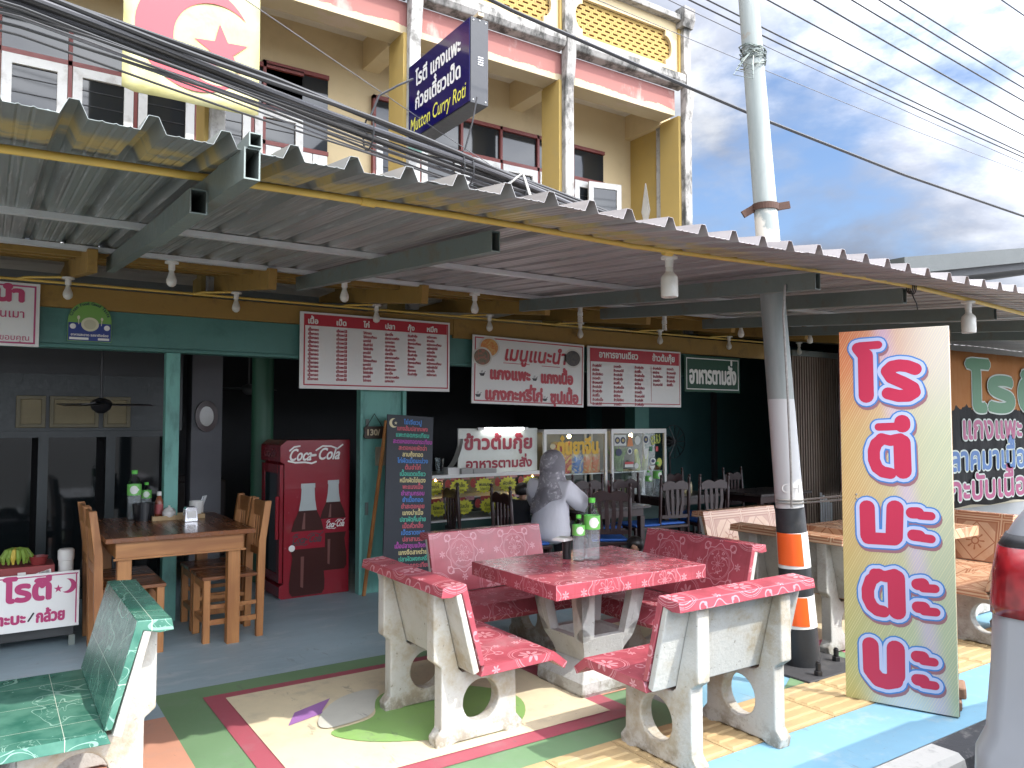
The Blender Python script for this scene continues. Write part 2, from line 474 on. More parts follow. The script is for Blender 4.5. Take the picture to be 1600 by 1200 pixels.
def scuff(m, amt=.55):
    nt = m.node_tree; bs = nt.nodes['Principled BSDF']; src = bs.inputs['Base Color'].links[0].from_socket
    co = coords(nt); n = noise(nt, vscale(nt, co, (1.0, .25, 1)), 14, 5, .7, .6); n2 = noise(nt, co, 60, 3, .6); n3 = noise(nt, co, 1.3, 4)
    c = mixc(nt, n.step(.60, .70)*n3.step(.40, .6)*amt, src, (.13, .125, .115))      # scuffs and trodden dirt
    c = mixc(nt, n2.step(.68, .73)*.6, c, (.20, .19, .17))                            # chips in the paint
    setc(nt, bs, c); return m
P_BLUE = mat('floor_blue', (.29, .385, .43), .5, vary=.28, vs=1.6, dirt=(.42, .47, .49), damt=.75, dscale=3.6, stretch=(.7, 1.6, 1)); scuff(P_BLUE, .4)
P_GREEN = floorpaint('floor_green', (.14, .24, .125)); P_MAR = floorpaint('floor_maroon', (.33, .075, .10)); P_CREAM = floorpaint('floor_cream', (.62, .53, .36), (.42, .37, .27), .6)
P_LEAF = floorpaint('floor_leaf', (.21, .36, .11)); P_GREY = floorpaint('floor_grey', (.50, .49, .43)); P_PURP = floorpaint('floor_purple', (.30, .14, .36)); P_ORANGE = floorpaint('floor_orange', (.50, .25, .17))
P_SKY = floorpaint('floor_sky_blue', (.17, .34, .45), (.32, .39, .40), .75); P_PINK = floorpaint('floor_pink', (.52, .15, .22))
TACT = mat('tactile_tan', (.43, .31, .155), .75, vary=.22, vs=2.5, dirt=(.30, .24, .16), damt=.55, dscale=6)
def conc_mat(name, col, stain, amt):
    m = mat(name, col, .82, vary=.16, vs=2.5, dirt=stain, damt=amt, dscale=2.8, bs_=55, bmp=.6, dth=.44)
    nt = m.node_tree; bs = nt.nodes['Principled BSDF']; src = bs.inputs['Base Color'].links[0].from_socket
    co = coords(nt); x, y, z = sep(nt, co); n = noise(nt, co, 11, 6, .7); n2 = noise(nt, co, 38, 4, .6)
    c = mixc(nt, z.step(.0, .16, 1, 0)*n.step(.42, .6)*.75, src, (.15, .125, .09))        # grime splashed up from the ground
    c = mixc(nt, n2.step(.66, .70)*.7, c, (.16, .14, .11))                                  # pits
    setc(nt, bs, c); return m
CONC = conc_mat('white_concrete', (.45, .44, .405), (.27, .205, .105), .75)
CONC_G = conc_mat('grey_concrete', (.43, .43, .41), (.21, .185, .15), .6)
RED_T = tile_mat('red_floral_tile', (.38, .078, .10), (.58, .29, .32), .46, grout=(.30, .06, .07))
GRN_T = tile_mat('green_leaf_tile', (.085, .215, .16), (.36, .54, .45), .3, dark=(.03, .125, .09), kind='leaf', grout=(.6, .62, .52))
BRN_T = tile_mat('brown_floral_tile', (.56, .37, .24), (.27, .085, .04), .4, dark=(.50, .30, .18), kind='diamond', grout=(.55, .42, .3))
CREAM = mat('cream_plaster', (.55, .44, .26), .85, vary=.08, vs=.9, dirt=(.40, .31, .19), damt=.5, dscale=1.6, bs_=18)
MUST = mat('mustard_plaster', (.41, .285, .085), .8, vary=.12, vs=1.2, dirt=(.35, .27, .12), damt=.5, dscale=2.5)
PINKB = mat('pink_plaster', (.50, .21, .18), .85, vary=.12, vs=2, dirt=(.60, .45, .38), damt=.55, dscale=2.2, stretch=(1, 1, .35))
WEATH = mat('weathered_cement', (.33, .315, .295), .9, vary=.3, vs=3, dirt=(.045, .045, .04), damt=.95, dscale=5, dth=.42, stretch=(1, 1, .5))
SOFF = mat('white_soffit', (.60, .55, .47), .9, vary=.1, vs=1.5, dirt=(.36, .30, .22), damt=.5, dscale=2)
WHT_W = mat('white_joinery', (.62, .62, .60), .6, vary=.1, dirt=(.34, .32, .29), damt=.6, dscale=7)
MAROON = mat('maroon_frame', (.17, .035, .028), .5, vary=.15)
TEAL = mat('teal_paint', (.06, .175, .15), .55, vary=.15, vs=2.5, dirt=(.02, .09, .075), damt=.6, dscale=3)
TEAL_P = mat('pale_teal_paint', (.13, .34, .29), .55, vary=.15, vs=3, dirt=(.05, .15, .13), damt=.8, dscale=5, stretch=(1, 1, .3))
FASC = mat('ochre_fascia', (.27, .16, .035), .7, vary=.2, vs=3, dirt=(.12, .07, .02), damt=.6)
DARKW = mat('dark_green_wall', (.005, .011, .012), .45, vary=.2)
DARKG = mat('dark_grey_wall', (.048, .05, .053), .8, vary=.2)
GREYW = mat('pale_grey_wall', (.26, .28, .28), .8, vary=.15)
STEEL = mat('grey_green_steel', (.16, .19, .175), .45, .3, vary=.2, dirt=(.16, .10, .05), damt=.5, dscale=6)
GALV = mat('galvanised_steel', (.58, .59, .59), .4, .35, vary=.15)
YPIPE = mat('yellow_pipe', (.62, .42, .09), .45, vary=.12, dirt=(.40, .27, .08), damt=.5)
BLK = mat('black_rubber', (.018, .018, .02), .5, vary=.2)
BLK_W = mat('black_cable', (.012, .012, .014), .5, vary=.1)
WHITE = mat('white_plastic', (.68, .67, .63), .35, vary=.05); SHEETW = mat('white_sign_panel', (.70, .70, .67), .4, vary=.04, vs=2)
# window glass: dark room behind a reflecting pane
PANE = plain('dark_window_pane', (.016, .019, .022), .05, spec=.5, ior=1.5)
# corrugated sheet: colour changes from sheet to sheet, streaks down the slope, overspray of the yellow pipe paint
m, nt, bs = newmat('corrugated_metal'); co = coords(nt); x, y, z = sep(nt, co); x = x+2.0; y = y+4.0   # local to world
st = noise(nt, vscale(nt, co, (9, .5, 1)), 2.2, 6, .6); st2 = noise(nt, vscale(nt, co, (40, 1.2, 1)), 2, 3, .6)
bas = mixc(nt, x.step(.2, 2.6), (.27, .30, .285), (.45, .415, .41)); bas = mixc(nt, x.step(4.0, 6.5), bas, (.52, .50, .48))
c = mixc(nt, st.step(.4, .8)*.7, bas, (.15, .14, .14)); c = mixc(nt, st2.step(.57, .68)*y.gt(3.05)*.6, c, (.55, .55, .55))
ov = x.step(2.6, 4.2, 1, 0)*y.step(2.62, 2.74)*y.step(2.93, 3.0, 1, 0)*noise(nt, co, 7, 4).step(.36, .52)
c = mixc(nt, ov*.9, c, (.56, .44, .18))
setc(nt, bs, c); bs.inputs['Metallic'].default_value = .5; nt.links.new((st*.3+.22).k, bs.inputs['Roughness']); CORR = m
CORR_D = mat('old_corrugated_metal', (.05, .055, .06), .6, .3, vary=.3, vs=4)

# ------------------------------------------------------------------ ground
struct('road', MB().bx(-400, 400, -400, 400, -.5, -.13), ASPH)
struct('sidewalk', MB().bx(-25, 60, 2.2, 60, -.3, 0), CONC_FLOOR)
m, nt, bs = newmat('kerb_paint'); x, y, z = sep(nt, coords(nt)); nn = noise(nt, coords(nt), 8, 6, .7)
c = mixc(nt, ((x-.05)/2).fract().gt(.5), (.035, .036, .04), (.46, .45, .42)); c = mixc(nt, nn.step(.52, .7)*.6, c, (.2, .19, .18))
setc(nt, bs, c); bs.inputs['Roughness'].default_value = .85; bump(nt, bs, nn, .5, .01)
kb = MB(); kb.prism([(2.0, -.14), (2.195, -.14), (2.195, .003), (2.06, .003), (2.03, -.02)], [], -25, 60, 'x'); struct('kerb', kb, m)
def sheet(name, poly, lvl, m):
    v, t = nonzero([], [poly]); z = .004*lvl
    struct(name, MB().add([(p[0], p[1], z) for p in v], t), m)
def rsheet(name, x0, x1, y0, y1, lvl, m): sheet(name, [(x0, y0), (x1, y0), (x1, y1), (x0, y1)], lvl, m)
rsheet('painted_kerb_strip', -25, 30, 2.2, 2.68, 1, P_SKY)
rsheet('shop_floor', .06, 12, 5.15, 12, 1, P_BLUE)
rsheet('green_floor_band', .86, 3.32, 3.125, 5.15, 1, P_GREEN)
rsheet('maroon_floor_band', 1.1, 3.1, 3.33, 4.95, 2, P_MAR)
rsheet('cream_floor_panel', 1.21, 2.975, 3.44, 4.86, 3, P_CREAM)
rsheet('orange_floor_panel', .30, .86, 3.125, 4.76, 1, P_ORANGE)
rsheet('blue_floor_panel', .06, .86, 4.76, 5.15, 1, P_BLUE)
sheet('green_leaf_painting', smoothp([(1.49, 4.03), (1.62, 3.80), (1.9, 3.64), (2.15, 3.54), (2.4, 3.52), (2.6, 3.72), (2.68, 3.95), (2.55, 4.22), (2.3, 4.38), (2.05, 4.44), (1.90, 4.30), (1.85, 4.12), (1.75, 4.05)]), 4, P_LEAF)
sheet('grey_petal_painting', smoothp([(1.49, 4.05), (1.55, 4.25), (1.75, 4.47), (1.95, 4.52), (2.03, 4.46), (1.92, 4.31), (1.84, 4.13), (1.72, 4.07)]), 5, P_GREY)
sheet('purple_leaf_painting', [(1.38, 4.22), (1.47, 4.39), (1.72, 4.50), (1.60, 4.32), (1.68, 4.27), (1.585, 4.29)], 4, P_PURP)
rsheet('blue_floor_field', 3.42, 4.55, 3.125, 3.56, 1, P_SKY); rsheet('maroon_floor_stripe', 3.32, 6.6, 3.56, 3.66, 2, P_PINK)
rsheet('orange_floor_square', 3.1, 3.42, 3.66, 4.4, 2, P_ORANGE)
sheet('green_floor_triangle', [(4.10, 3.125), (5.1, 3.125), (5.1, 3.56), (4.62, 3.40)], 2, P_GREEN)
rsheet('cream_floor_field', 3.42, 7.5, 3.66, 5.0, 1, P_CREAM); rsheet('maroon_back_stripe', 3.32, 7.5, 4.9, 5.02, 2, P_MAR)
rsheet('pink_floor_panel', 5.1, 7.5, 3.125, 3.45, 1, P_PINK); rsheet('blue_side_panel', 6.6, 9, 3.125, 3.66, 2, P_SKY)
tp = MB()
for i in range(-10, 34):
    x0 = i*.42+.18
    tp.bx(x0+.003, x0+.417, 2.684, 3.12, .001, .008)
    for k in range(5):
        yy = 2.70+k*.085
        v = [(x0+.02, yy, .0075), (x0+.40, yy, .0075), (x0+.40, yy+.06, .0075), (x0+.02, yy+.06, .0075), (x0+.03, yy+.013, .0145), (x0+.39, yy+.013, .0145), (x0+.39, yy+.047, .0145), (x0+.03, yy+.047, .0145)]
        tp.add(v, [(4,5,6,7), (0,1,5,4), (1,2,6,5), (2,3,7,6), (3,0,4,7)])
struct('tactile_paving', tp, TACT, weld=False)
dr = MB()
for k in range(86): dr.bx(-.6, .03, 3.15+k*.045, 3.15+k*.045+.032, .002, .02)
dr.bx(.03, .055, 3.15, 7, .001, .024); tag(dr.build('drain_cover', mat('worn_iron', (.06, .058, .055), .7, .2, vary=.3), weld=False), 'dark ribbed iron drain cover along the left edge of the blue floor', 'drain cover')

# ------------------------------------------------------------------ two-storey shophouse
SH = thing('shophouse', 'old cream two-storey shophouse with mustard columns and brick panels in its parapet', 'building', (2, 7.3, 0))
def sp(name, mb, m, parent=None, **k):
    o = mb.build(name, m, SH, world=True, **k)
    return o
XS = [-6.5, -4.45, -2.42, -.40, 1.62, 3.58, 5.62, 7.62]
sp('upper_wall', MB().bx(-6.5, 7.62, 8.3, 8.5, 2.45, 6.3), CREAM)
sp('side_wall', MB().bx(7.62, 7.80, 7.75, 14, 2.6, 6.3), MUST)
sp('roof_slab', MB().bx(-6.5, 7.8, 8.5, 14, 6.3, 6.45), WEATH)
sp('soffit', MB().bx(-6.5, 7.62, 7.62, 8.3, 6.04, 6.14), SOFF)
sp('balcony_slab', MB().bx(-6.5, 7.7, 7.45, 8.3, 2.95, 3.1), SOFF)
m, nt, bs = newmat('peeling_beam'); x, y, z = sep(nt, coords(nt)); nn = noise(nt, vscale(nt, coords(nt), (1, 1, .5)), 3, 7, .65)
c = mixc(nt, (z-5.80+(nn-.5)*.14).gt(0), (.44, .36, .23), (.28, .115, .10)); c = mixc(nt, nn.step(.54, .68)*.55, c, (.50, .38, .33))
setc(nt, bs, c); bs.inputs['Roughness'].default_value = .85; bump(nt, bs, nn, .3)
sp('pink_beam', MB().bx(-6.5, 7.5, 7.30, 7.58, 5.72, 6.06), m)
for x in XS:
    sp('cross_beam', MB().bx(x-.1, x+.1, 7.6, 8.3, 5.70, 6.04), CREAM)
    sp('column', MB().bx(x-.08, x+.08, 7.27, 7.62, 2.8, 5.72).bx(x-.08, x+.08, 7.25, 7.45, 6.3, 7.0), MUST)
    f = MB(); f.prism([(7.19, 2.8), (7.19, 5.62), (7.17, 5.72), (7.14, 5.98), (7.14, 6.25), (7.19, 6.32), (7.19, 7.0), (7.27, 7.0), (7.27, 2.8)], [], x-.045, x+.085, 'x')
    sp('column_fin', f, WEATH if x > 5 else mat('worn_white_fin', (.40, .39, .37), .85, vary=.2, dirt=(.10, .095, .085), damt=.8, dscale=6, dth=.46) if 'worn_white_fin' not in MATS else MATS['worn_white_fin'], bevel=.01)
    sp('column_finial', MB().prism([(7.16, 6.9), (7.12, 7.0), (7.12, 7.16), (7.3, 7.16), (7.3, 6.9)], [], x-.1, x+.1, 'x'), WEATH)
for i in range(len(XS)-1):
    x0, x1 = XS[i]+.095, XS[i+1]-.095
    sp('ledge', MB().prism([(7.15, 6.15), (7.18, 6.09), (7.30, 6.063), (7.30, 6.25), (7.16, 6.25)], [], XS[i]+.09, XS[i+1]-.05, 'x'), WEATH, bevel=.01)
    # parapet with a lozenge-ended opening filled with slotted bricks
    a, b = x0+.13, x1-.13; zc, zh = 6.60, .235
    op = [(a+.07, zc-zh), (b-.07, zc-zh)] + [(b-.07+.11*cos(t), zc+.16*sin(t)) for t in [-pi/2+pi*k/10 for k in range(11)]] + [(b-.07, zc+zh), (a+.07, zc+zh)] + [(a+.07+.11*cos(t), zc+.16*sin(t)) for t in [pi/2+pi*k/10 for k in range(11)]]
    sp('parapet', MB().prism([(x0-.02, 6.252), (x1+.02, 6.252), (x1+.02, 6.98), (x0-.02, 6.98)], [op], 7.28, 7.323, 'y'), CREAM)
    bp = MB()
    for r_ in range(9):
        for c_ in range(int((b-a+.3)/.13)+1):
            xx = a-.14+c_*.13+(r_ % 2)*.065; z0 = 6.345+r_*.058
            if xx+.12 > b+.14: continue
            bp.prism(rect(xx, xx+.127, z0, z0+.0565), [rect(xx+.024, xx+.104, z0+.018, z0+.042)], 7.325, 7.345, 'y')
    sp('brick_panel', bp, mat('yellow_brick', (.37, .25, .075), .85, vary=.25, vs=6, dirt=(.30, .10, .05), damt=.5, dscale=3) if 'yellow_brick' not in MATS else MATS['yellow_brick'], weld=False)
    sp('panel_backing', MB().bx(x0, x1, 7.346, 7.40, 6.30, 6.90), MATS.get('mortar') or mat('mortar', (.11, .03, .02), .9)) if False else sp('panel_backing', MB().bx(a-.13, b+.13, 7.3455, 7.40, zc-zh-.02, zc+zh+.04), MATS.get('mortar') or mat('mortar', (.11, .03, .02), .9))
    sp('coping', MB().prism([(7.18, 6.98), (7.18, 7.05), (7.22, 7.08), (7.46, 7.08), (7.46, 6.98)], [], XS[i]+.1, XS[i+1]-.1, 'x'), WEATH, bevel=.01)
def window_run(x0, n, w, ztop, ztr, zbot, solid=()):
    for k in range(n):
        xa, xb = x0+k*w, x0+(k+1)*w
        fr = MB()
        for q in (rect(xa, xb, ztop-.045, ztop), rect(xa, xb, ztr-.03, ztr+.015), rect(xa, xa+.035, zbot, ztop)):
            fr.bx(q[0][0]+.001, q[1][0]-.001, 8.235, 8.297, q[0][1], q[2][1])
        w_ = sp('window', fr, MAROON)
        def sub(nm, mb, mm): 
            o = mb.build(nm, mm, w_); o.location = (-2, -7.3, 0); return o
        sub('transom_pane', MB().bx(xa+.037, xb-.002, 8.27, 8.29, ztr+.016, ztop-.046), PANE)
        zl = ztr-.035
        if k in solid:
            bd = MB()
            for j in range(4): bd.bx(xa+.04+j*(w-.045)/4, xa+.04+(j+1)*(w-.045)/4-.008, 8.24, 8.28, zbot, zl)
            sub('board_leaf', bd, WHT_W); continue
        lf = MB()
        for q in (rect(xa+.04, xa+.12, zbot, zl), rect(xb-.085, xb-.004, zbot, zl), rect(xa+.12, xb-.085, zl-.085, zl)): lf.bx(q[0][0], q[1][0], 8.225, 8.275, q[0][1], q[2][1])
        sub('casement_frame', lf, WHT_W)
        pn = MB().bx(xa+.12, xb-.085, 8.255, 8.265, zbot, zl-.085)
        sub('casement_pane', pn, PANE)
        bars = MB()
        for j in range(5): bars.bx(xa+.12, xb-.085, 8.246, 8.254, zl-.20-j*.14, zl-.194-j*.14)
        sub('louvre_bars', bars, BLK)
window_run(3.59, 6, .582, 5.42, 4.97, 3.2)
window_run(-2.27, 9, .56, 5.47, 5.0, 3.2, solid=())
window_run(2.33, 1, .73, 5.50, 4.62, 3.2, solid=(0,))
# an open casement at the right end of the balcony
oc = MB()
for q in (rect(0, .07, 0, 1.5), rect(.43, .5, 0, 1.5), rect(.07, .43, 1.42, 1.5)): oc.bx(q[0][0], q[1][0], -.02, .02, q[0][1], q[2][1])
o = oc.build('open_casement', WHT_W, SH); o.location = (6.72-2, 8.16-7.3, 3.42); o.rotation_euler = (0, 0, R(-12))
q = MB().bx(.07, .43, -.005, .005, 0, 1.42).build('casement_pane', PANE, o)
sp('white_pilaster', MB().bx(7.585, 7.619, 7.66, 7.74, 3.1, 5.70), MATS['worn_white_fin'])
sp('diamond_vent', MB().prism([(7.98, 4.35), (8.06, 4.60), (7.98, 5.0), (7.90, 4.60)], [], 7.60, 7.619, 'x'), WHT_W)  # white plate: sunlight coming through the vent is put into its colour
for x in (5.28,): sp('tube_light', MB().bx(x, x+.6, 7.78, 7.86, 5.97, 6.035), mat('brown_fitting', (.20, .15, .10), .6))
# ground floor behind the awning
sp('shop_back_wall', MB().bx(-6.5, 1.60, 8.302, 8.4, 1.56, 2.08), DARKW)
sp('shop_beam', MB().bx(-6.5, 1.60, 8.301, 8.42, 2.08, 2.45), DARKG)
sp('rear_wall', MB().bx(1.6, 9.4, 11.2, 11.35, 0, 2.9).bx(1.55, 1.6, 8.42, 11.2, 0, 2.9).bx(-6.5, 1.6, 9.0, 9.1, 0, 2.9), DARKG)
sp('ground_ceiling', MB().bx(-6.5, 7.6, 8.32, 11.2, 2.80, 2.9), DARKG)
sp('teal_inner_wall', MB().bx(7.35, 13.0, 8.9, 9.0, 0, 3.0), mat('deep_teal_wall', (.026, .09, .09), .7, vary=.2))
sp('inner_wall_stud', MB().bx(9.9, 9.98, 8.83, 8.89, 0, 2.9), DARKG)
sp('inner_column', MB().bx(7.30, 7.56, 7.9, 8.1, 0, 2.8), TEAL)
sp('inner_side_wall', MB().bx(7.565, 7.62, 8.11, 11.2, 0, 2.79), DARKG)  # added wall, stops sky light leaking into the shop interior
sp('front_side_wall', MB().bx(10.95, 13, 7.05, 7.15, 0, 3.0), DARKG)  # unseen wall added to block daylight from the right
sp('side_ceiling', MB().bx(7.82, 13, 7.2, 9.0, 3.0, 3.1).bx(13.0, 13.1, 7.2, 9.0, 0, 3.1), DARKG)  # added cover and end wall, shut out the sky to darken this area
sp('round_column', MB().cyl((2.38, 8.25, 0), (2.38, 8.25, 2.8), .11, n=20), mat('dark_green_column', (.02, .09, .05), .5), smooth=True)
gd = sp('glass_door', MB().bx(-2, 1.5, 8.3, 8.36, 1.5, 1.558).bx(-2, 1.5, 8.3, 8.36, 0, .1), DARKW)
for xa in (-.65, -.12, .40, .95):
    q = MB().bx(xa+.06, xa+(.45 if xa > -.5 else .5), 8.32, 8.335, .1, 1.5).build('door_pane', plain('door_glass', (.006, .008, .009), .06, spec=.35) if 'door_glass' not in MATS else MATS['door_glass'], gd); q.location = (-2, -7.3, 0)
    q = MB().bx(xa-.02, xa+.06, 8.3, 8.35, .1, 1.5).build('door_stile', DARKW, gd); q.location = (-2, -7.3, 0)
sp('plaster_strip', MB().bx(-6.5, 3.4, 7.9, 8.0, 2.72, 3.1), GREYW)

# ------------------------------------------------------------------ shop front: lintel, fascia, posts
SF = thing('shopfront_frame', 'teal lintel with ochre board above it on thin teal posts across the open shop front', 'shop front', (2, 7.0, 0))
def sf(name, mb, m, **k): return mb.build(name, m, SF, world=True, **k)
sf('lintel', MB().bx(-6, 7.5, 6.97, 7.09, 2.25, 2.53).bx(-6, 7.5, 6.955, 7.10, 2.22, 2.25), TEAL, bevel=.004)
sf('fascia_board', MB().bx(-6, 3.92, 6.94, 6.985, 2.532, 2.70), FASC, bevel=.004); sf('fascia_board', MB().bx(3.925, 9.2, 6.94, 6.985, 2.50, 2.70), FASC, bevel=.004)
sf('post', MB().bx(1.215, 1.325, 6.98, 7.08, 0, 2.22), TEAL_P, bevel=.005)
sf('folded_door', MB().bx(2.985, 3.40, 7.05, 7.10, 0, 2.22).bx(2.955, 2.985, 7.02, 7.12, 0, 2.22).bx(3.40, 3.44, 7.02, 7.12, 0, 2.22), TEAL_P, bevel=.004)
h = MB()
for z in (1.55, .75): h.bx(3.02, 3.05, 7.035, 7.05, z, z+.12).bx(3.36, 3.40, 7.035, 7.05, z+.03, z+.15)
sf('hinge', h, STEEL); sf('switch_box', MB().bx(3.12, 3.22, 7.02, 7.05, 1.22, 1.40).bx(3.14, 3.20, 7.012, 7.02, 1.24, 1.28), mat('beige_box', (.34, .30, .22), .6), bevel=.004)
sf('post', MB().bx(9.2, 9.35, 6.95, 7.1, 0, 2.7), TEAL)

# ------------------------------------------------------------------ awning
AW = thing('corrugated_awning', 'long corrugated metal awning on grey steel rafters over the pavement seats', 'awning', (2, 4, 0))
def aw(name, mb, m, **k): return mb.build(name, m, AW, world=True, **k)
def zr(y): return 2.545 + (y-3)*.075
def corr(xa, xb, y0, y1, zf, amp=.043, per=.205, phase=0., ny=6, jag=.0):
    mb = MB(); prof = []
    n0 = math.floor((xa-phase)/per)-1; n1 = math.ceil((xb-phase)/per)+1
    for i in range(n0, n1):
        b = phase+i*per
        for dx_, dz_ in ((0, 0), (.022, 0), (.030, .003), (.038, 0), (.058, 0), (.066, .003), (.074, 0), (.095, 0), (.103, .003), (.111, 0), (.128, 0), (.150, amp), (.178, amp), (.2, 0)):
            x = b+dx_*per/.205
            if xa <= x <= xb: prof.append((x, dz_))
    prof = [(xa-.03, prof[0][1])] + prof + [(xb+.03, prof[-1][1])]
    m_ = len(prof)
    for j in range(ny+1):
        y = y0+(y1-y0)*j/ny
        for x, d in prof:
            mb.v.append((x, y, zf(y)-(.035*(2.85-y)/.4 if y < 2.85 and amp > .04 else 0)+d*(1.12 if j == 0 else 1)+.004*sin(x*3.1+y)*(1 if j else 1.5)))
    for j in range(ny):
        for i in range(m_-1): mb.f.append((j*m_+i, j*m_+i+1, (j+1)*m_+i+1, (j+1)*m_+i))
    return mb
edge = [(-2.4, .10, 2.44), (.10, .70, 2.46), (.70, 1.30, 2.45), (1.302, 2.3, 2.43), (2.302, 3.4, 2.40), (3.402, 4.6, 2.38), (4.602, 5.8, 2.36), (5.802, 7.0, 2.38), (7.002, 8.4, 2.38), (8.402, 10.5, 2.4), (10.502, 18, 3.2)]
for i, (xa, xb, ye) in enumerate(edge):
    o = aw('roof_sheet', corr(xa, xb, ye, 5.95, lambda y, i=i: zr(y)+.028+.003*(i % 2), phase=.015+random.uniform(-.006, .006)), CORR, recalc=False)
    md = o.modifiers.new('solid', 'SOLIDIFY'); md.thickness = .0016
aw('side_roof_sheet', corr(9.3, 18, 5.955, 7.9, lambda y: zr(y)+.02, ny=1), CORR, recalc=False)
o = aw('old_roof_sheet', corr(-6, 9.2, 5.8, 8.28, lambda y: 2.80+(y-5.8)*.14, amp=.025, per=.075*1.1, ny=1), CORR_D, recalc=False)
def rafter(x, y0, y1=5.85, w=.05, hh=.10):
    mb = MB()
    p = [(-w/2, -hh/2), (w/2, -hh/2), (w/2, hh/2), (-w/2, hh/2)]; t = .005
    q = [(-w/2+t, -hh/2+t), (w/2-t, -hh/2+t), (w/2-t, hh/2-t), (-w/2+t, hh/2-t)]
    r_ = MB().prism(p, [q], y0, y1, 'y')
    mb.add([(x+v[0], v[1], v[2]+zr(v[1])-.058) for v in r_.v], r_.f)
    return aw('steel_rafter', mb, STEEL)
for x, y0 in ((-.95, 2.5), (.655, 2.42), (1.95, 3.05), (4.02, 2.78), (4.98, 2.8), (6.42, 2.9), (7.7, 2.9), (9.0, 2.9)): rafter(x, y0)
r_ = MB().prism(rect(-.02, .02, -.022, .022), [rect(-.016, .016, -.018, .018)], 2.345, 2.75, 'y'); aw('rafter_stub', MB().add([(v[0]+.66, v[1]+.06, v[2]+2.515) for v in r_.v], r_.f), STEEL)
r_ = MB().prism(rect(-.03, .03, -.045, .045), [rect(-.025, .025, -.04, .04)], 2.9, 3.8, 'y'); aw('rafter_stub', MB().add([(v[0]+.60, v[1], v[2]+2.43+(v[1]-2.9)*.06) for v in r_.v], r_.f), STEEL)
for y in (4.42, 5.62): aw('purlin', MB().bar((-2.4, y, zr(y)+.008), (10.4, y, zr(y)+.008), .045, .03), GALV)
for x in (-.70, .52, 1.66, 2.88, 4.10, 5.32, 6.55, 7.8, 9.0):
    mb = MB(); mb.bar((x, 5.55, 2.665), (x, 8.28, 3.02), .06, .15); aw('wood_rafter', mb, FASC, bevel=.004)
for y in (5.98, 6.45, 7.05, 7.6): aw('wood_purlin', MB().bar((-6, y, 2.765+(y-5.8)*.14), (9.2, y, 2.765+(y-5.8)*.14), .05, .06), FASC)
pts = [(x, 3.0-.02*sin(x*.7), 2.535+.004*x+.018*sin(x*.9)) for x in [-2.5+.35*i for i in range(24)]] if False else [(x, 3.0-.02*sin(x*.7), 2.535+.004*x+.018*sin(x*.9)) for x in [-2.5+.35*i for i in range(16)]] + [(3.4, 2.95, 2.565), (3.9, 2.89, 2.563), (4.5, 2.80, 2.548), (5.01, 2.755, 2.53), (5.8, 2.75, 2.50), (6.55, 2.75, 2.466), (8, 2.75, 2.40), (9, 2.75, 2.35)]
aw('yellow_pipe', MB().tube(pts, .015, 10), YPIPE, smooth=True)
for x in (1.28, 3.0): aw('pipe_joint', MB().tube([(x-.03, 3.0-.02*sin(x*.7), 2.535+.004*x+.018*sin(x*.9)), (x+.03, 3.0-.02*sin(x*.7), 2.535+.004*x+.018*sin(x*.9))], .020, 10), YPIPE, smooth=True)
wr = MB()
for t in range(3): wr.tube([(4.97+.02*t, 2.76+.022*cos(a), 2.56+.05*sin(a)-.03) for a in [2*pi*k/12 for k in range(13)]], .004, 5)
wr.tube([(4.98, 2.76, 2.50), (5.0, 2.75, 2.45), (5.03, 2.75, 2.42), (5.04, 2.75, 2.38)], .004, 5); aw('wire_tie', wr, BLK_W)
pc = MB().tube([(-6, 6.92, 2.715), (1, 6.92, 2.72), (9.2, 6.92, 2.725)], .011, 8)
for x in (.48, 1.74, 3.04, 4.31, 5.52, 6.76, 8.0): pc.tube([(x-.33, 6.92, 2.72), (x-.28, 6.90, 2.735), (x-.03, 6.86, 2.755)], .010, 8)
aw('conduit', pc, YPIPE, smooth=True)

# ------------------------------------------------------------------ light bulbs under the awning
def make_bulb(kind):
    t = thing('light_bulb', 'x', 'light bulb', group='bulbs hanging under the awning')
    MB().lathe([(.045, 0), (.045, -.012), (.022, -.016), (.022, -.055), (.018, -.06)], n=16).build('lamp_holder', WHITE, t, smooth=True)
    if kind == 'pear': MB().lathe([(.015, -.058), (.017, -.075), (.024, -.095), (.033, -.12), (.0345, -.137), (.028, -.158), (.012, -.170), (.002, -.172)], n=16).build('bulb', mat('frosted_bulb', (.62, .60, .54), .3, vary=.08) if 'frosted_bulb' not in MATS else MATS['frosted_bulb'], t, smooth=True)
    elif kind == 'big':
        MB().lathe([(.02, -.058), (.022, -.085), (.042, -.105), (.047, -.12), (.047, -.215), (.044, -.222), (.002, -.224)], n=20).build('bulb', MATS['frosted_bulb'], t, smooth=True)
    else:
        MB().lathe([(.02, -.058), (.026, -.07), (.026, -.10), (.02, -.105), (.002, -.106)], n=14).build('ballast', WHITE, t, smooth=True)
        MB().tube([(.018*cos(a), .018*sin(a), -.108-.055*a/(8*pi)) for a in [2*pi*k/10 for k in range(41)]], .0075, 6).build('bulb', MATS['frosted_bulb'], t, smooth=True)
    return t
pear = make_bulb('pear'); big = make_bulb('big'); spi = make_bulb('spiral'); used = set()
def bulb(proto, loc, label):
    o = proto if proto.name not in used else dup(proto); used.add(proto.name)
    place(o, label, loc)
FZ = 2.755
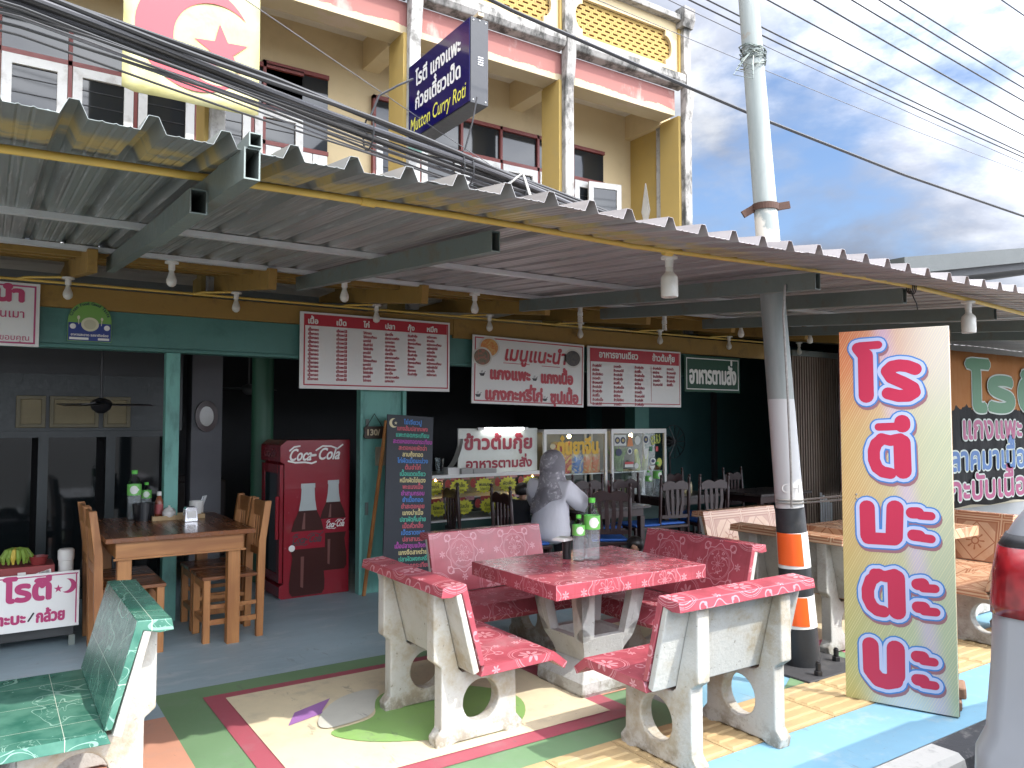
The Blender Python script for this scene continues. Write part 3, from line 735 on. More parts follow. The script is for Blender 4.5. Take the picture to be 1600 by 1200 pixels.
for x, l in ((.48, 'pear bulb right above the round green and blue badge'), (1.74, 'pear bulb on the ochre board left of the six-column menu board'), (3.04, 'pear bulb hanging in front of the red heading of the six-column menu board'),
             (4.31, 'pear bulb above the board with the bowl pictures, nearer its left corner'), (5.52, 'pear bulb above the gap between the bowl board and the smaller menu board'),
             (6.76, 'pear bulb above the right half of the smaller red-headed menu board'), (8.0, 'pear bulb above the dark green sign with white letters'),
             (9.46, 'pear bulb just right of the utility pole above the folding gate'), (10.57, 'pear bulb above the right end of the folding gate')): bulb(pear, (x, 6.86, FZ), l)
for x, l, p in ((1.01, 'pear bulb by the leftmost wooden rafter, high under the awning', pear), (2.25, 'pear bulb high between the second and third wooden rafters', pear), (3.42, 'pear bulb on the white purlin above the right end of the six-column menu board', pear),
                (4.57, 'spiral energy-saving bulb on the purlin over the bowl board', spi), (5.66, 'spiral energy-saving bulb on the purlin over the smaller menu board', spi), (6.82, 'small round bulb on the purlin left of the pole, above the green sign', pear), (8.04, 'pear bulb on the purlin right of the utility pole', pear)): bulb(p, (x, 5.68, 2.735), l)
bulb(big, (3.06, 3.03, 2.545), 'big capsule bulb under the yellow pipe left of the utility pole'); bulb(big, (5.70, 2.75, 2.49), 'big capsule bulb under the yellow pipe above the tall orange sign')

# ------------------------------------------------------------------ tall standing sign
sg = thing('standing_sign', 'tall narrow orange and green signboard with huge red outlined letters on the pavement', 'sign', (4.281, 2.823, 0), -1.1846)
m, nt, bs = newmat('printed_sunray_panel'); x, y, z = sep(nt, coords(nt)); u = x*(1/.585); v = z*(1/2.12)
top = mixc(nt, u.step(.0, .95), (.62, .19, .075), (.58, .52, .45)); bot = mixc(nt, u.step(0, .8), (.42, .41, .16), (.40, .48, .32))
mid = mixc(nt, u.step(0, .9), (.54, .34, .13), (.48, .50, .34))
c = mixc(nt, v.step(.70, .98), mid, top); c = mixc(nt, v.step(.1, .62, 1, 0), c, bot)
pk = ((x+.12*z-.50).abs()).step(.0, .085, 1, 0)
c = mixc(nt, pk*.55, c, (.54, .40, .64))
wh = ((u-.55).abs()).step(.0, .5, 1, 0)*v.step(0, .16, 1, 0); c = mixc(nt, wh*.8, c, (.55, .59, .68))
d = (x*1.9-z)*38.0; fr = d.fract(); ln = (fr-.5).abs().step(.05, .12, 1, 0)
nn = noise(nt, vscale(nt, coords(nt), (1.9, 1, -1.0)), 3, 2)
rnd = ((d.floor()*12.9898).sin()*43758.5).fract()
c = mixc(nt, ln*(rnd*.7+.3)*.75, c, (.78, .70, .40))
setc(nt, bs, c); bs.inputs['Roughness'].default_value = .28
MB().bx(0, .585, 0, .022, .012, 2.19).build('panel', m, sg, bevel=.002)
MB().bx(-.002, .587, .023, .045, .01, .05).bx(-.002, .587, .023, .045, 2.13, 2.17).bx(0, .03, .023, .05, .05, 2.13).bx(.555, .585, .023, .05, .05, 2.13).bx(.08, .11, .05, .40, .0, .03).bx(.46, .49, .05, .40, .0, .03).build('back_frame', wood_mat('rough_timber', (.30, .17, .08), (.16, .09, .05), .6), sg)
STK = [([(0.1469,1.9749),(0.1473,1.7434)],0.0361),([(0.2169,2.0338),(0.1158,2.0314)],0.0186),([(0.106,2.0193),(0.1184,2.0027),(0.1451,1.9645)],0.0264),([(0.41,1.8881),(0.3704,1.9061),(0.3278,1.9121),(0.2897,1.9056),(0.2641,1.881),(0.2858,1.8442),(0.3481,1.8134),(0.3953,1.7846),(0.4021,1.7592),(0.3725,1.7399),(0.3207,1.7391),(0.266,1.7548)],0.0303),([(0.2113,1.5638),(0.3419,1.5695)],0.0176),([(0.3369,1.5915),(0.3371,1.5745)],0.0361),([(0.2288,1.4969),(0.1955,1.4683),(0.1817,1.4276),(0.1816,1.377),(0.1979,1.332),(0.2272,1.3097),(0.2674,1.3028)],0.0283),([(0.224,1.4989),(0.2721,1.4871),(0.324,1.4994)],0.0244),([(0.3328,1.4775),(0.3349,1.3186)],0.0391),([(0.1387,1.1039),(0.1401,0.9446)],0.0361),([(0.2883,1.1081),(0.2805,0.9476)],0.0391),([(0.1387,0.9301),(0.2807,0.9334)],0.0273),([(0.3764,1.088),(0.4063,1.0897)],0.0254),([(0.4164,1.0762),(0.4722,1.076)],0.0186),([(0.3813,0.9654),(0.4111,0.964)],0.0254),([(0.4211,0.9543),(0.4702,0.9509)],0.0186),([(0.3961,0.697),(0.4231,0.7026)],0.0254),([(0.4233,0.6791),(0.483,0.6827)],0.0186),([(0.3958,0.5726),(0.4245,0.5741)],0.0254),([(0.4247,0.5545),(0.4842,0.5563)],0.0186),([(0.3847,0.3027),(0.4142,0.3044)],0.0254),([(0.4144,0.2842),(0.4692,0.2854)],0.0186),([(0.3836,0.1763),(0.413,0.1785)],0.0254),([(0.4132,0.1584),(0.4704,0.16)],0.0186),([(0.1952,0.7304),(0.1509,0.6938),(0.1327,0.6383),(0.1337,0.5897),(0.1537,0.5484),(0.1827,0.5278),(0.214,0.5249)],0.0293),([(0.1742,0.7303),(0.2313,0.7214),(0.2798,0.7387)],0.0254),([(0.2857,0.72),(0.2867,0.5357)],0.04),([(0.1409,0.3284),(0.1428,0.1877)],0.0381),([(0.2752,0.3263),(0.2738,0.181)],0.041),([(0.1516,0.175),(0.1806,0.142),(0.2228,0.137),(0.2669,0.1519)],0.0371)]
def strokes(dr, du=0, dv=0):
    P = []
    for pl, r in STK:
        for a, b in zip(pl, pl[1:]): P.append(capsule((a[0]+du, a[1]*1.033+dv), (b[0]+du, b[1]*1.033+dv), r*(1.28 if r < .028 else 1.17)+dr, 8))
    return P
flat('letter_shadow', sg, plain('sign_mauve', (.30, .14, .16), .3), strokes(.0275, .007, -.017), -.0010)
flat('letter_outline', sg, plain('sign_blue', (.05, .20, .52), .3), strokes(.0275), -.0018)
flat('letter_border', sg, plain('sign_pale', (.47, .52, .72), .3), strokes(.0195), -.0026)
flat('lettering', sg, plain('sign_red', (.50, .030, .075), .3), strokes(0), -.0034)

# ------------------------------------------------------------------ hanging boards
def board(name, label, x0, x1, z0, z1, y, th=.012, m=None, rot=0., edge=None, cat='sign', group=None):
    t = thing(name, label, cat, (x0, y, z0), 0, group); t.rotation_euler = (0, R(rot), 0)
    MB().bx(0, x1-x0, 0, th, 0, z1-z0).build('panel', m or SHEETW, t, bevel=.002)
    return t, x1-x0, z1-z0
RED = plain('print_red', (.42, .025, .04), .4); REDT = plain('print_dark_red', (.36, .03, .05), .45); WHT = plain('print_white', (.75, .74, .70), .45); BLKP = plain('print_black', (.02, .02, .025), .5); MAG = plain('print_magenta', (.40, .03, .13), .45)
def rows(n, pool, k):
    return [pool[(i*7+k*3) % len(pool)] for i in range(n)]
t, w, h = board('menu_board', 'white six-column menu board with red heading strip, leftmost of three boards', 2.315, 3.86, 1.945, 2.645, 6.90)
flat('border', t, RED, frame_poly(.035, w-.02, .03, h-.02, .012) + [rect(.045, w-.035, h-.125, h-.02)])
heads = ['เนื้อ', 'เป็ด', 'ไก่', 'ปลา', 'กุ้ง', 'หมึก']
pools = [['เนื้อทอด', 'เนื้อกระเทียม', 'เนื้อผัดพริก', 'ยำเนื้อ', 'แกงเนื้อ', 'ต้มเนื้อ', 'เนื้อน้ำมันหอย'], ['เป็ดผัดพริก', 'เป็ดกระเทียม', 'เป็ดย่าง', 'เป็ดพะโล้', 'แกงเป็ด', 'ลาบเป็ด', 'เป็ดทอด'], ['ไก่ทอด', 'ไก่กระเทียม', 'แกงไก่', 'ต้มยำไก่', 'ไก่ผัดขิง', 'ลาบไก่'], ['ปลาทอด', 'ปลาราดพริก', 'ต้มยำปลา', 'แกงปลา', 'ปลานึ่ง'], ['กุ้งทอด', 'กุ้งกระเทียม', 'ต้มยำกุ้ง', 'กุ้งอบ', 'แกงกุ้ง'], ['หมึกทอด', 'หมึกผัดไข่', 'ยำหมึก', 'หมึกนึ่ง', 'หมึกกระเทียม']]
cx = [.075, .345, .61, .835, 1.075, 1.285]
letters('heading', t, WHT, [(s, cx[i], h-.106, .068, {'bold': .003}) for i, s in enumerate(heads)], -.006)
nr = [13, 13, 13, 13, 11, 11]
for i in range(6): letters('menu_column', t, REDT, [(s, cx[i], h-.172-r_*.0375, .031, {'res': 2, 'bold': .0016}) for r_, s in enumerate(rows(nr[i], pools[i], i))], -.004)
t, w, h = board('menu_board', 'white board with bowl pictures and large red dish names, middle of the boards', 4.115, 5.59, 1.835, 2.545, 6.895, rot=1.2)
flat('border', t, RED, frame_poly(.025, w-.02, .025, h-.02, .012))
letters('lettering', t, RED, [('เมนูแนะนำ', .40, h-.24, .21, {'w': .80, 'bold': .006, 'shear': .18}), ('แกงแพะ', .225, h-.445, .16, {'w': .50, 'bold': .010}), ('แกงเนื้อ', .88, h-.455, .16, {'w': .43, 'bold': .010}), ('แกงกะหรี่ไก่', .17, h-.66, .16, {'w': .72, 'bold': .010}), ('ซุปเนื้อ', 1.01, h-.665, .16, {'w': .38, 'bold': .010})], -.004)
flat('underline', t, RED, [rect(.38, .72, h-.275, h-.268), rect(.88, 1.13, h-.279, h-.272)])
def bowl(x, z, s): return [[(x-s, z), (x+s, z), (x+s*.6, z-s*.7), (x-s*.6, z-s*.7)], rect(x-s*1.1, x+s*1.1, z, z+s*.18), capsule((x+s*.5, z+s*.2), (x+s*1.2, z+s*.75), s*.1, 4), capsule((x-s*.4, z+s*.4), (x-s*.3, z+s*1.0), s*.07, 4), capsule((x, z+s*.4), (x+.1*s, z+s*1.1), s*.07, 4)]
flat('bowl_icons', t, BLKP, bowl(.12, h-.40, .032)+bowl(.79, h-.42, .032)+bowl(.075, h-.62, .032)+bowl(.93, h-.635, .032))
def food(name, col, cx_, cz_, r, y):
    m, nt, bs = newmat(name); n = noise(nt, coords(nt), 22, 5, .65, 1.); c = mixc(nt, n.step(.4, .6), col[0], col[1]); setc(nt, bs, c); bs.inputs['Roughness'].default_value = .4
    flat('bowl_picture', t, plain(name+'_rim', (.6, .58, .52), .4), [circ(cx_, cz_, r, rz=r*.85)], y); flat('bowl_picture', t, m, [circ(cx_, cz_, r*.84, rz=r*.7)], y-.001)
food('curry_print', ((.55, .16, .03), (.60, .36, .10)), .20, h-.12, .13, -.004); food('stew_print', ((.10, .10, .05), (.30, .10, .06)), .115, h-.225, .12, -.006); food('dark_soup_print', ((.02, .018, .016), (.06, .045, .03)), 1.31, h-.165, .125, -.004)
t, w, h = board('menu_board', 'smaller white menu board with red two-part heading, right of the bowl board', 5.655, 7.15, 1.82, 2.51, 6.90)
flat('border', t, RED, frame_poly(.035, w-.02, .03, h-.02, .010) + [rect(.045, w-.035, h-.175, h-.02), rect(.985, .99, .06, h-.2)])
letters('heading', t, WHT, [('อาหารจานเดียว', .17, h-.125, .105, {'w': .60, 'bold': .004}), ('ข้าวต้มกุ๊ย', 1.01, h-.13, .105, {'w': .37, 'bold': .004})], -.006)
pl = ['ข้าวผัดไก่', 'ข้าวหมกไก่', 'ข้าวผัดเนื้อ', 'ราดหน้า', 'ผัดซีอิ๊ว', 'ข้าวไข่เจียว', 'ข้าวผัดกุ้ง', 'ผัดไทย', 'ข้าวมันไก่']
for k, (x_, n) in enumerate(((.07, 10), (.39, 10), (.72, 10), (1.02, 5), (1.25, 5))): letters('menu_column', t, REDT, [(s, x_, h-.235-r_*.049, .038, {'res': 2, 'bold': .0018}) for r_, s in enumerate(rows(n, pl, k))]*1 + [('', 0, 0, .01), ('', 0, 0, .01)], -.004)
t, w, h = board('green_sign', 'dark green sign with white Thai letters right of the menu boards', 7.215, 8.25, 2.02, 2.48, 6.90, m=mat('sign_green', (.006, .052, .026), .6, vary=.1))
flat('border', t, WHT, frame_poly(.03, w-.03, .03, h-.03, .012)); letters('lettering', t, WHT, [('อาหารตามสั่ง', .09, .11, .30, {'w': .86, 'bold': .010})])
t, w, h = board('wall_notice', 'white notice with pink handwriting and pink border, cut by the left edge of the view', -.75, .30, 2.21, 2.69, 6.90)
PINKT = plain('print_pink', (.46, .06, .14), .45)
flat('border', t, plain('print_rose', (.42, .06, .16), .45), frame_poly(.02, w-.025, .02, h-.02, .012)); letters('lettering', t, PINKT, [('ห้ามนำ', .45, .34, .15, {'bold': .011, 'w': .49}), ('สุราของมึนเมา', .95, .215, .085, {'bold': .001, 'a': 'r'}), ('เข้าร้าน', .80, .125, .075, {'a': 'r'}), ('ขอบคุณ', .80, .045, .06)])
# round-topped badge
t = thing('food_badge', 'small round-topped green and blue badge with white lettering under the ochre board', 'badge', (.49, 6.935, 2.275))
W_, H_ = .305, .315
out_ = [(0, 0), (W_, 0), (W_, .16)] + [(W_/2+W_/2*cos(a), .16+.155*sin(a)) for a in [pi*k/20 for k in range(1, 20)]] + [(0, .16)]
MB().prism(out_, [], 0, .008, 'y').build('panel', plain('badge_green', (.16, .34, .07), .4), t)
flat('blue_field', t, plain('badge_blue', (.015, .035, .20), .4), [rect(.004, W_-.004, .004, .145)], -.002)
flat('plate_and_cutlery', t, plain('badge_cream', (.62, .60, .42), .45), [circ(.153, .135, .062, rz=.055), circ(.073, .185, .010, rz=.016), capsule((.073, .17), (.075, .135), .003), circ(.236, .18, .009, rz=.014), capsule((.236, .17), (.232, .13), .003)], -.004)
flat('plate_well', t, plain('badge_ivory', (.50, .48, .33), .45), [circ(.153, .135, .043, rz=.038)], -.006)
flat('white_marks', t, WHT, [rect(.012, .145, .012, .03), rect(.21, .29, .012, .03), circ(.035, .115, .021), circ(.272, .112, .021)], -.004, each=True)
letters('lettering', t, WHT, [('อาหารสะอาด รสชาติอร่อย', W_/2, .042, .026, {'a': 'c', 'w': .26, 'bold': .0008})], -.004)
mbx = []
for i, ch in enumerate('Clean Food Good Taste'):
    a = pi-(.35+i*(pi-.7)/20); 
    if ch != ' ': mbx.append((ch, W_/2+.128*cos(a), .16+.128*sin(a), .034, {'a': 'c', 'rot': a-pi/2, 'bold': .0006, 'res': 2}))
letters('arc_lettering', t, plain('badge_dark', (.01, .03, .05), .4), mbx, -.004)
# crescent banner high on the facade
t = thing('crescent_banner', 'pale yellow banner with a large pink crescent and star high on the facade', 'banner', (.82, 6.9, 4.345))
m, nt, bs = newmat('banner_yellow'); n = noise(nt, coords(nt), 2.5, 4, .6, .4); setc(nt, bs, mixc(nt, n.step(.35, .7), (.44, .40, .16), (.50, .465, .24))); bs.inputs['Roughness'].default_value = .5; bump(nt, bs, n, .5, .03)
q = MB()
for i in range(13):
    for j in range(13): q.v.append((1.095*i/12, .006*sin(i*1.1+j*.7)*(1-.5*j/12), 1.2*j/12+(.02*(1-j/12)*(-1 if 0 < i < 12 else 1)*.6)))
for i in range(12):
    for j in range(12): q.f.append((i*13+j, (i+1)*13+j, (i+1)*13+j+1, i*13+j+1))
o = q.build('cloth', m, t, smooth=True, recalc=False); md = o.modifiers.new('solid', 'SOLIDIFY'); md.thickness = .004; md.offset = 1
flat('crescent', t, plain('banner_pink', (.42, .05, .065), .5), [crescent(.56, .575, .475, .735, .545, .355), star(.775, .505, .235, 5, .40, pi/2+.10)], -.012)
# projecting light box
t = thing('light_box_sign', 'dark blue projecting shop sign with white Thai and yellow English lettering', 'sign', (3.5, 7.14, 4.50), -pi/2)
Lb = 1.24
bm_ = MB(); 
MB().bx(0, Lb, .004, .19, 0, .79).build('box', mat('sign_dark_metal', (.035, .037, .042), .45, .2, vary=.15), t, bevel=.004)
MB().bx(.012, Lb-.012, -.004, .003, .012, .778).build('face_panel', plain('sign_navy', (.010, .008, .075), .10), t)
letters('lettering', t, WHT, [('โรตี แกงแพะ', .17, .53, .20, {'w': .90, 'bold': .006}), ('ก๋วยเตี๋ยวเป็ด', .17, .29, .20, {'w': .90, 'bold': .006})], -.006)
letters('english_lettering', t, plain('print_yellow', (.70, .66, .09), .4), [('Mutton Curry Roti', .06, .075, .20, {'w': 1.10, 'bold': .001, 'shear': .12})], -.006)
q = MB(); q.bar((-.05, .1, .80), (Lb+.02, .1, .82), .06, .03); q.build('top_bracket', mat('bracket_paint', (.50, .40, .26), .7, dirt=(.30, .14, .07), damt=.7), t)
MB().bx(-.06, -.015, .03, .16, -.1, .82).build('mounting_post', mat('mint_paint', (.26, .48, .40), .6, dirt=(.2, .15, .1)), t)
q = MB()
for i in range(4):
    for j in range(3): q.bx(Lb, Lb+.003, .08+j*.02, .094+j*.02, .36+i*.022, .37+i*.022)
for a, b in ((.03, .03), (.16, .03), (.03, .76), (.16, .76), (.095, .77)): q.cyl((Lb, a, b), (Lb+.006, a, b), .006, n=8)
q.build('vents_and_screws', GALV, t)
MB().bar((-.05, .1, .55), (-.20, .16, .36), .03).build('stay', STEEL, t)

# ------------------------------------------------------------------ overhead cables
def wire(name, label, pts, r, cat='cable', group=None, m=None):
    return tag(MB().tube(pts, r, 6).build(name, m or BLK_W, smooth=True), label, cat, group)
rng = random.Random(3)
cb = thing('cable_bundle', 'thick bundle of sagging black cables crossing above the awning from the upper left', 'cable', (0, 3.8, 3.4))
def bpath(y, dz, r, sagd=.0, x1=4.55):
    P = []
    for i in range(41):
        x = -6+(x1+6)*i/40; b = 3.44-.13*max(0, x)-.03*max(0, x)**1.2*.5 + .012*(min(x, 0))**2
        P.append((x, y-3.8+.02*sin(x*2.1+dz*40), b-3.4+dz-sagd*sin(pi*(x+6)/(x1+6))**2+.008*sin(x*3.3+dz*90)))
    return P
for i in range(22):
    thick = i < 7
    dz = rng.uniform(-.02, .05) if thick else rng.uniform(-.15, .03); y = 3.8+rng.uniform(-.05, .05)
    q = MB().tube(bpath(y, dz, 0, 0 if thick else rng.uniform(0, .06)), (.012 if thick else rng.uniform(.004, .007)), 6)
    q.build('cable', BLK_W if i % 4 else mat('grey_cable', (.10, .10, .11), .5) if 'grey_cable' not in MATS else MATS['grey_cable'], cb, smooth=True)
q = MB()
for x, dz in ((1.63, 0), (2.18, 0), (2.24, .01), (2.6, 0)):
    z = 3.44-.13*x-.015*x**1.2-3.4
    MB().tube([(x, .07*cos(a), z-.03+.09*sin(a)) for a in [2*pi*k/12 for k in range(13)]], .005, 5).build('cable_tie', BLK_W, cb)
q.tube([(1.63, 0, -.16), (1.68, -.02, -.02), (1.78, -.05, .05), (1.86, -.06, .10)], .006, 6); q.build('cable_tail', BLK_W, cb); q = MB(); q.tube([(2.22, 0, -.2), (2.25, -.03, -.05), (2.27, -.05, .1)], .005, 6)
q.build('cable_tail', BLK_W, cb)
wt = MB().tube([(2.5, -.02, -.36), (2.56, -.09, -.30), (2.62, -.08, -.42), (2.66, 0, -.44)], .009, 6); wt.build('white_tie', WHITE, cb)
G_ = 'power lines over the street'
for n, (x0, z0, x1, z1, r, l) in enumerate((
    (9.67, 6.55, 10.23, 6.53, .008, 'highest power line, just clipping the top right corner of the view'), (7.5, 5.885, 10.18, 5.765, .008, 'second highest power line, leaving the top edge near the right'),
    (7.14, 5.77, 10.17, 5.62, .008, 'third highest power line in the sky right of the pole'), (6.67, 5.63, 10.16, 5.46, .008, 'fourth highest power line in the sky right of the pole'),
    (6.1, 5.45, 10.15, 5.23, .008, 'fifth highest power line in the sky right of the pole'), (5.45, 5.25, 10.13, 5.04, .007, 'sixth highest power line, starting beside the pole top'),
    (4.71, 5.02, 10.12, 4.82, .007, 'power line passing behind the pole near its top, upper one of a close pair'), (4.65, 4.95, 10.12, 4.77, .007, 'power line passing behind the pole near its top, lower one of a close pair'),
    (4.65, 4.87, 10.11, 4.70, .004, 'thin grey wire passing behind the wire coil on the pole'), (4.65, 4.64, 10.1, 4.59, .003, 'thinnest wire in the sky, below the wire coil on the pole'))):
    d = (x1-x0); k = (z1-z0)/d; P = [(x, 4.2, z0+k*(x-x0)-.0025*(x-x0)*(x1-x)) for x in [x0-8+(d+28)*i/30 for i in range(31)]]
    wire('power_line', l, P, r, 'power line', G_, None if r > .005 else MATS['grey_cable'])
P = [(x, 4.2, z) for x, z in ((-4, 5.2), (0, 4.72), (2.81, 4.37), (4.5, 4.25), (5.42, 4.19), (7.5, 4.10), (10.07, 4.06), (16, 4.2), (26, 4.9))]
wire('power_line', 'thick dark cable running below the parapet and across the lower sky behind the pole', P, .013, 'power line', G_)
wire('service_wire', 'thin pale wire slanting from the light box down across the upper windows', [(-2, 5.0, 5.65), (-.6, 5.4, 5.36), (.8, 5.8, 5.06), (2.2, 6.2, 4.75), (3.6, 6.6, 4.45), (5.0, 7.0, 4.18), (6.6, 7.1, 3.95)], .004, 'wire', None, MATS['grey_cable'])
wire('service_wire', 'thin white wire hanging down the second column to the open casement', [(5.62, 7.22, 4.9), (5.75, 7.2, 4.2), (5.95, 7.3, 3.6), (6.1, 7.6, 3.2)], .005, 'wire', None, GALV)

# ------------------------------------------------------------------ utility pole with reflective bands
PB = Vector((4.61, 3.36, 0)); LEAN = Vector((-.054, .036, 1))
up_ = thing('utility_pole', 'leaning grey concrete utility pole with black base and orange and white reflective bands', 'utility pole', PB)
def pr_(z): return .117-.0236*z if z < 1.08 else .0915-.0068*(z-1.08)
def seg(name, z0, z1, m, ex=0., a0=None, a1=None, n=28):
    q = MB()
    if a0 is None: q.tube([LEAN*z0, LEAN*z1], [pr_(z0)+ex, pr_(z1)+ex], n)
    else:
        k = 14
        for z in (z0, z1):
            for r in (pr_(z)+ex, pr_(z)-.004):
                q.v += [tuple(LEAN*z+Vector((cos(a0+(a1-a0)*i/k)*r, sin(a0+(a1-a0)*i/k)*r, 0))) for i in range(k+1)]
        m1 = k+1
        for i in range(k):
            q.f += [(i, i+1, 2*m1+i+1, 2*m1+i), (2*m1+i, 2*m1+i+1, 3*m1+i+1, 3*m1+i), (i+1, i, m1+i, m1+i+1)]
        q.f += [(0, 2*m1, 3*m1, m1), (k, m1+k, 3*m1+k, 2*m1+k)]
    return q.build(name, m, up_, smooth=True)
m, nt, bs = newmat('pole_concrete'); x, y, z = sep(nt, coords(nt)); n1 = noise(nt, vscale(nt, coords(nt), (1, 1, .15)), 7, 6, .6); n2 = noise(nt, coords(nt), 5, 6, .65)
c = mixc(nt, n1.step(.3, .7), (.23, .26, .25), (.33, .355, .34)); c = mixc(nt, (z-1.80).gt(0), (.52, .52, .515), c); c = mixc(nt, z.step(2.7, 2.9)*z.step(3.0, 3.25, 1, 0)*n2.step(.45, .55), c, (.60, .56, .48)); c = mixc(nt, n2.step(.64, .72)*.5, c, (.27, .19, .12))  # paler below the awning's shadow line: sunlight put into the colour
setc(nt, bs, c); bs.inputs['Roughness'].default_value = .75; bump(nt, bs, n2, .2, .004)
seg('shaft', 1.065, 8.6, m)
seg('black_sleeve', .0, 1.06, mat('black_paint', (.022, .024, .027), .45, vary=.2, dirt=(.09, .085, .08), damt=.4), .004)
WB = plain('band_white', (.72, .72, .70), .4); OB = plain('band_orange', (.85, .12, .02), .35)
for z0, z1 in ((.55, .885), (.05, .06)):
    pass
for z0, z1 in ((.665, .90), (.27, .48)):
    b = seg('white_band', z0, z1, WB, .006)
    va = atan2(-PB.y, -PB.x)
    o = seg('orange_panel', z0+.018, z1-.004, OB, .009, va-1.15, va+.62); o.parent = b
q = MB(); q.prism([(-.3, -.27), (.34, -.27), (.34, .27), (-.3, .27)], [], 0, .02, 'z'); q.build('base_plate', mat('base_rubber', (.045, .045, .048), .7, vary=.2, dirt=(.14, .13, .12)), up_, bevel=.006)
for a, b in ((-.14, -.22), (.23, -.10), (-.24, .2)):
    q = MB(); q.cyl((a, b, .02), (a, b, .05), .028, n=6).cyl((a, b, .05), (a, b, .10), .017, n=12).cyl((a, b, .10), (a, b, .108), .012, n=12); q.build('anchor_bolt', BLK, up_, bevel=.003)
def ringp(z, r, a0=0, a1=2*pi, n=24, tilt=0.): return [tuple(LEAN*z+Vector((cos(a0+(a1-a0)*i/n)*r, sin(a0+(a1-a0)*i/n)*r, tilt*cos(a0+(a1-a0)*i/n)))) for i in range(n+1)]
RUST = mat('rusty_iron', (.075, .038, .026), .75, .3, vary=.3)
q = MB(); zc = 3.13
for s in (-1, 1):
    for zz_ in (0, ): pass
P = ringp(zc, pr_(zc)+.008, 0, 2*pi, 28)
for i in range(28): q.bar(P[i], P[i+1], .008, .045)
q.bar(LEAN*zc+Vector((.066, -.044, .005)), LEAN*zc+Vector((.14, -.094, .02)), .02, .05).bar(LEAN*zc+Vector((-.066, .044, -.005)), LEAN*zc+Vector((-.13, .087, -.05)), .02, .05); q.build('clamp_band', RUST, up_)
q = MB()
for k in range(7):
    zz_ = 4.19+rng.uniform(-.06, .06); P = [Vector(p)+Vector((rng.uniform(-.012, .012), rng.uniform(-.012, .012), rng.uniform(-.015, .015))) for p in ringp(zz_, pr_(zz_)+.012, k, k+2*pi+1, 18, rng.uniform(-.04, .04))]; q.tube(P, .0045, 5)
for k in range(4): q.tube([LEAN*4.18+Vector((-.1, -.05, 0)), LEAN*(4.1-.04*k)+Vector((-.2-.03*k, -.05, 0)), LEAN*(4.06-.03*k)+Vector((-.15, -.1, 0)), LEAN*4.15+Vector((-.1, -.08, 0))], .003, 5)
q.build('wire_coil', STEEL, up_)
letters('embossed_letters', up_, plain('embossed_grey', (.49, .49, .485), .8), [('CH', 0, 0, .085, {'a': 'c'})], 0, M=Matrix.Translation(LEAN*1.17)@Matrix.Rotation(va+pi/2+.15, 4, 'Z')@Matrix.Translation((0, -(pr_(1.17)+.004), 0)))
q = MB(); q.tube([(3.985, 2.98, 2.475), (3.99, 3.0, 2.30), (4.10, 3.06, 1.80), (4.24, 3.15, 1.35), (4.36, 3.24, 1.09)], .008, 6); tag(q.build('rope', mat('braided_rope', (.28, .27, .25), .8, vary=.4, vs=60), smooth=True), 'grey rope hanging from the awning rafter down the left side of the pole', 'rope')
q = MB()
for k in range(2): q.tube([PB+LEAN*(1.10+.02*k)+Vector((.10*cos(a), .10*sin(a), 0)) for a in [va-.9+2.2*i/8 for i in range(9)]] + [Vector((4.31, 2.745, 1.19+.025*k))], .006, 6)
tag(q.build('tether_cord', MATS['braided_rope'], smooth=True), 'pale cord tying the tall sign to the utility pole', 'cord')

# ------------------------------------------------------------------ concrete benches with tiled seats
def make_bench(tile, conc, L=.98):
    t = thing('concrete_bench', 'x', 'bench', group='concrete benches with tiled seats')
    out_ = [(-.025, 0), (.05, 0), (.085, .018), (.38, .018), (.41, 0), (.485, 0), (.495, .05), (.455, .095), (.45, .365), (.125, .365), (.10, .385), (-.004, .80), (-.045, .80), (-.045, .44), (0, .405), (0, .095), (-.035, .055)]
    hole = circ(.235, .205, .108, 28)
    for s in (-1, 1):
        q = MB(); q.prism([(-a, b) for a, b in out_], [[(-a, b) for a, b in hole]], s*.30-.04, s*.30+.04, 'x'); q.build('leg', conc, t, bevel=.008)
    ex = lambda P, a, b: MB().prism([(-p[0], p[1]) for p in P], [], a, b, 'x')
    ex([(.165, .43), (.055, .845), (-.075, .838), (-.085, .79), (-.03, .785), (.032, .802), (.138, .43)], -L/2, L/2).build('backrest', tile, t, uv=True, bevel=.004)
    ex([(.135, .402), (.030, .80), (-.002, .80), (.102, .39)], -L/2+.004, L/2-.004).build('back_panel', conc, t, bevel=.006)
    ex([(.16, .426), (.60, .428), (.685, .362), (.665, .328), (.585, .383), (.14, .376)], -L/2, L/2).build('seat', tile, t, uv=True, bevel=.004)
    return t
rb = make_bench(RED_T, CONC)
place(rb, 'red tiled concrete bench seen from behind and side on, left of the red table', (1.93, 3.86, 0), R(90))
o = dup(rb); place(o, 'red tiled concrete bench with its white back to the street, right of the red table', (3.08, 2.60, 0), R(180))
o = dup(rb); place(o, 'red tiled concrete bench behind the red table, facing the street', (3.13, 5.08, 0), 0)
o = dup(rb); place(o, 'dark shaded red tiled bench behind the red table, next to the pole', (4.20, 3.87, 0), R(-90))
gb = make_bench(GRN_T, CONC, .95); place(gb, 'green leaf-tiled concrete bench cut by the lower left corner', (.575, 3.97, 0), R(-90))
bb_ = make_bench(BRN_T, CONC_G)
place(bb_, 'brown tiled bench seen from behind, its grey back just behind the striped pole base', (4.97, 3.72, 0), R(90))
o = dup(bb_); place(o, 'brown tiled bench facing the street, its beige back left of the striped pole', (5.80, 4.93, 0), 0)
o = dup(bb_); place(o, 'brown tiled bench with a diamond flower on its back, right of the tall sign', (7.38, 3.70, 0), R(-90))
o = dup(bb_); place(o, 'brown tiled bench nearest the car, side on with a round hole in its leg', (6.45, 2.65, 0), R(180))
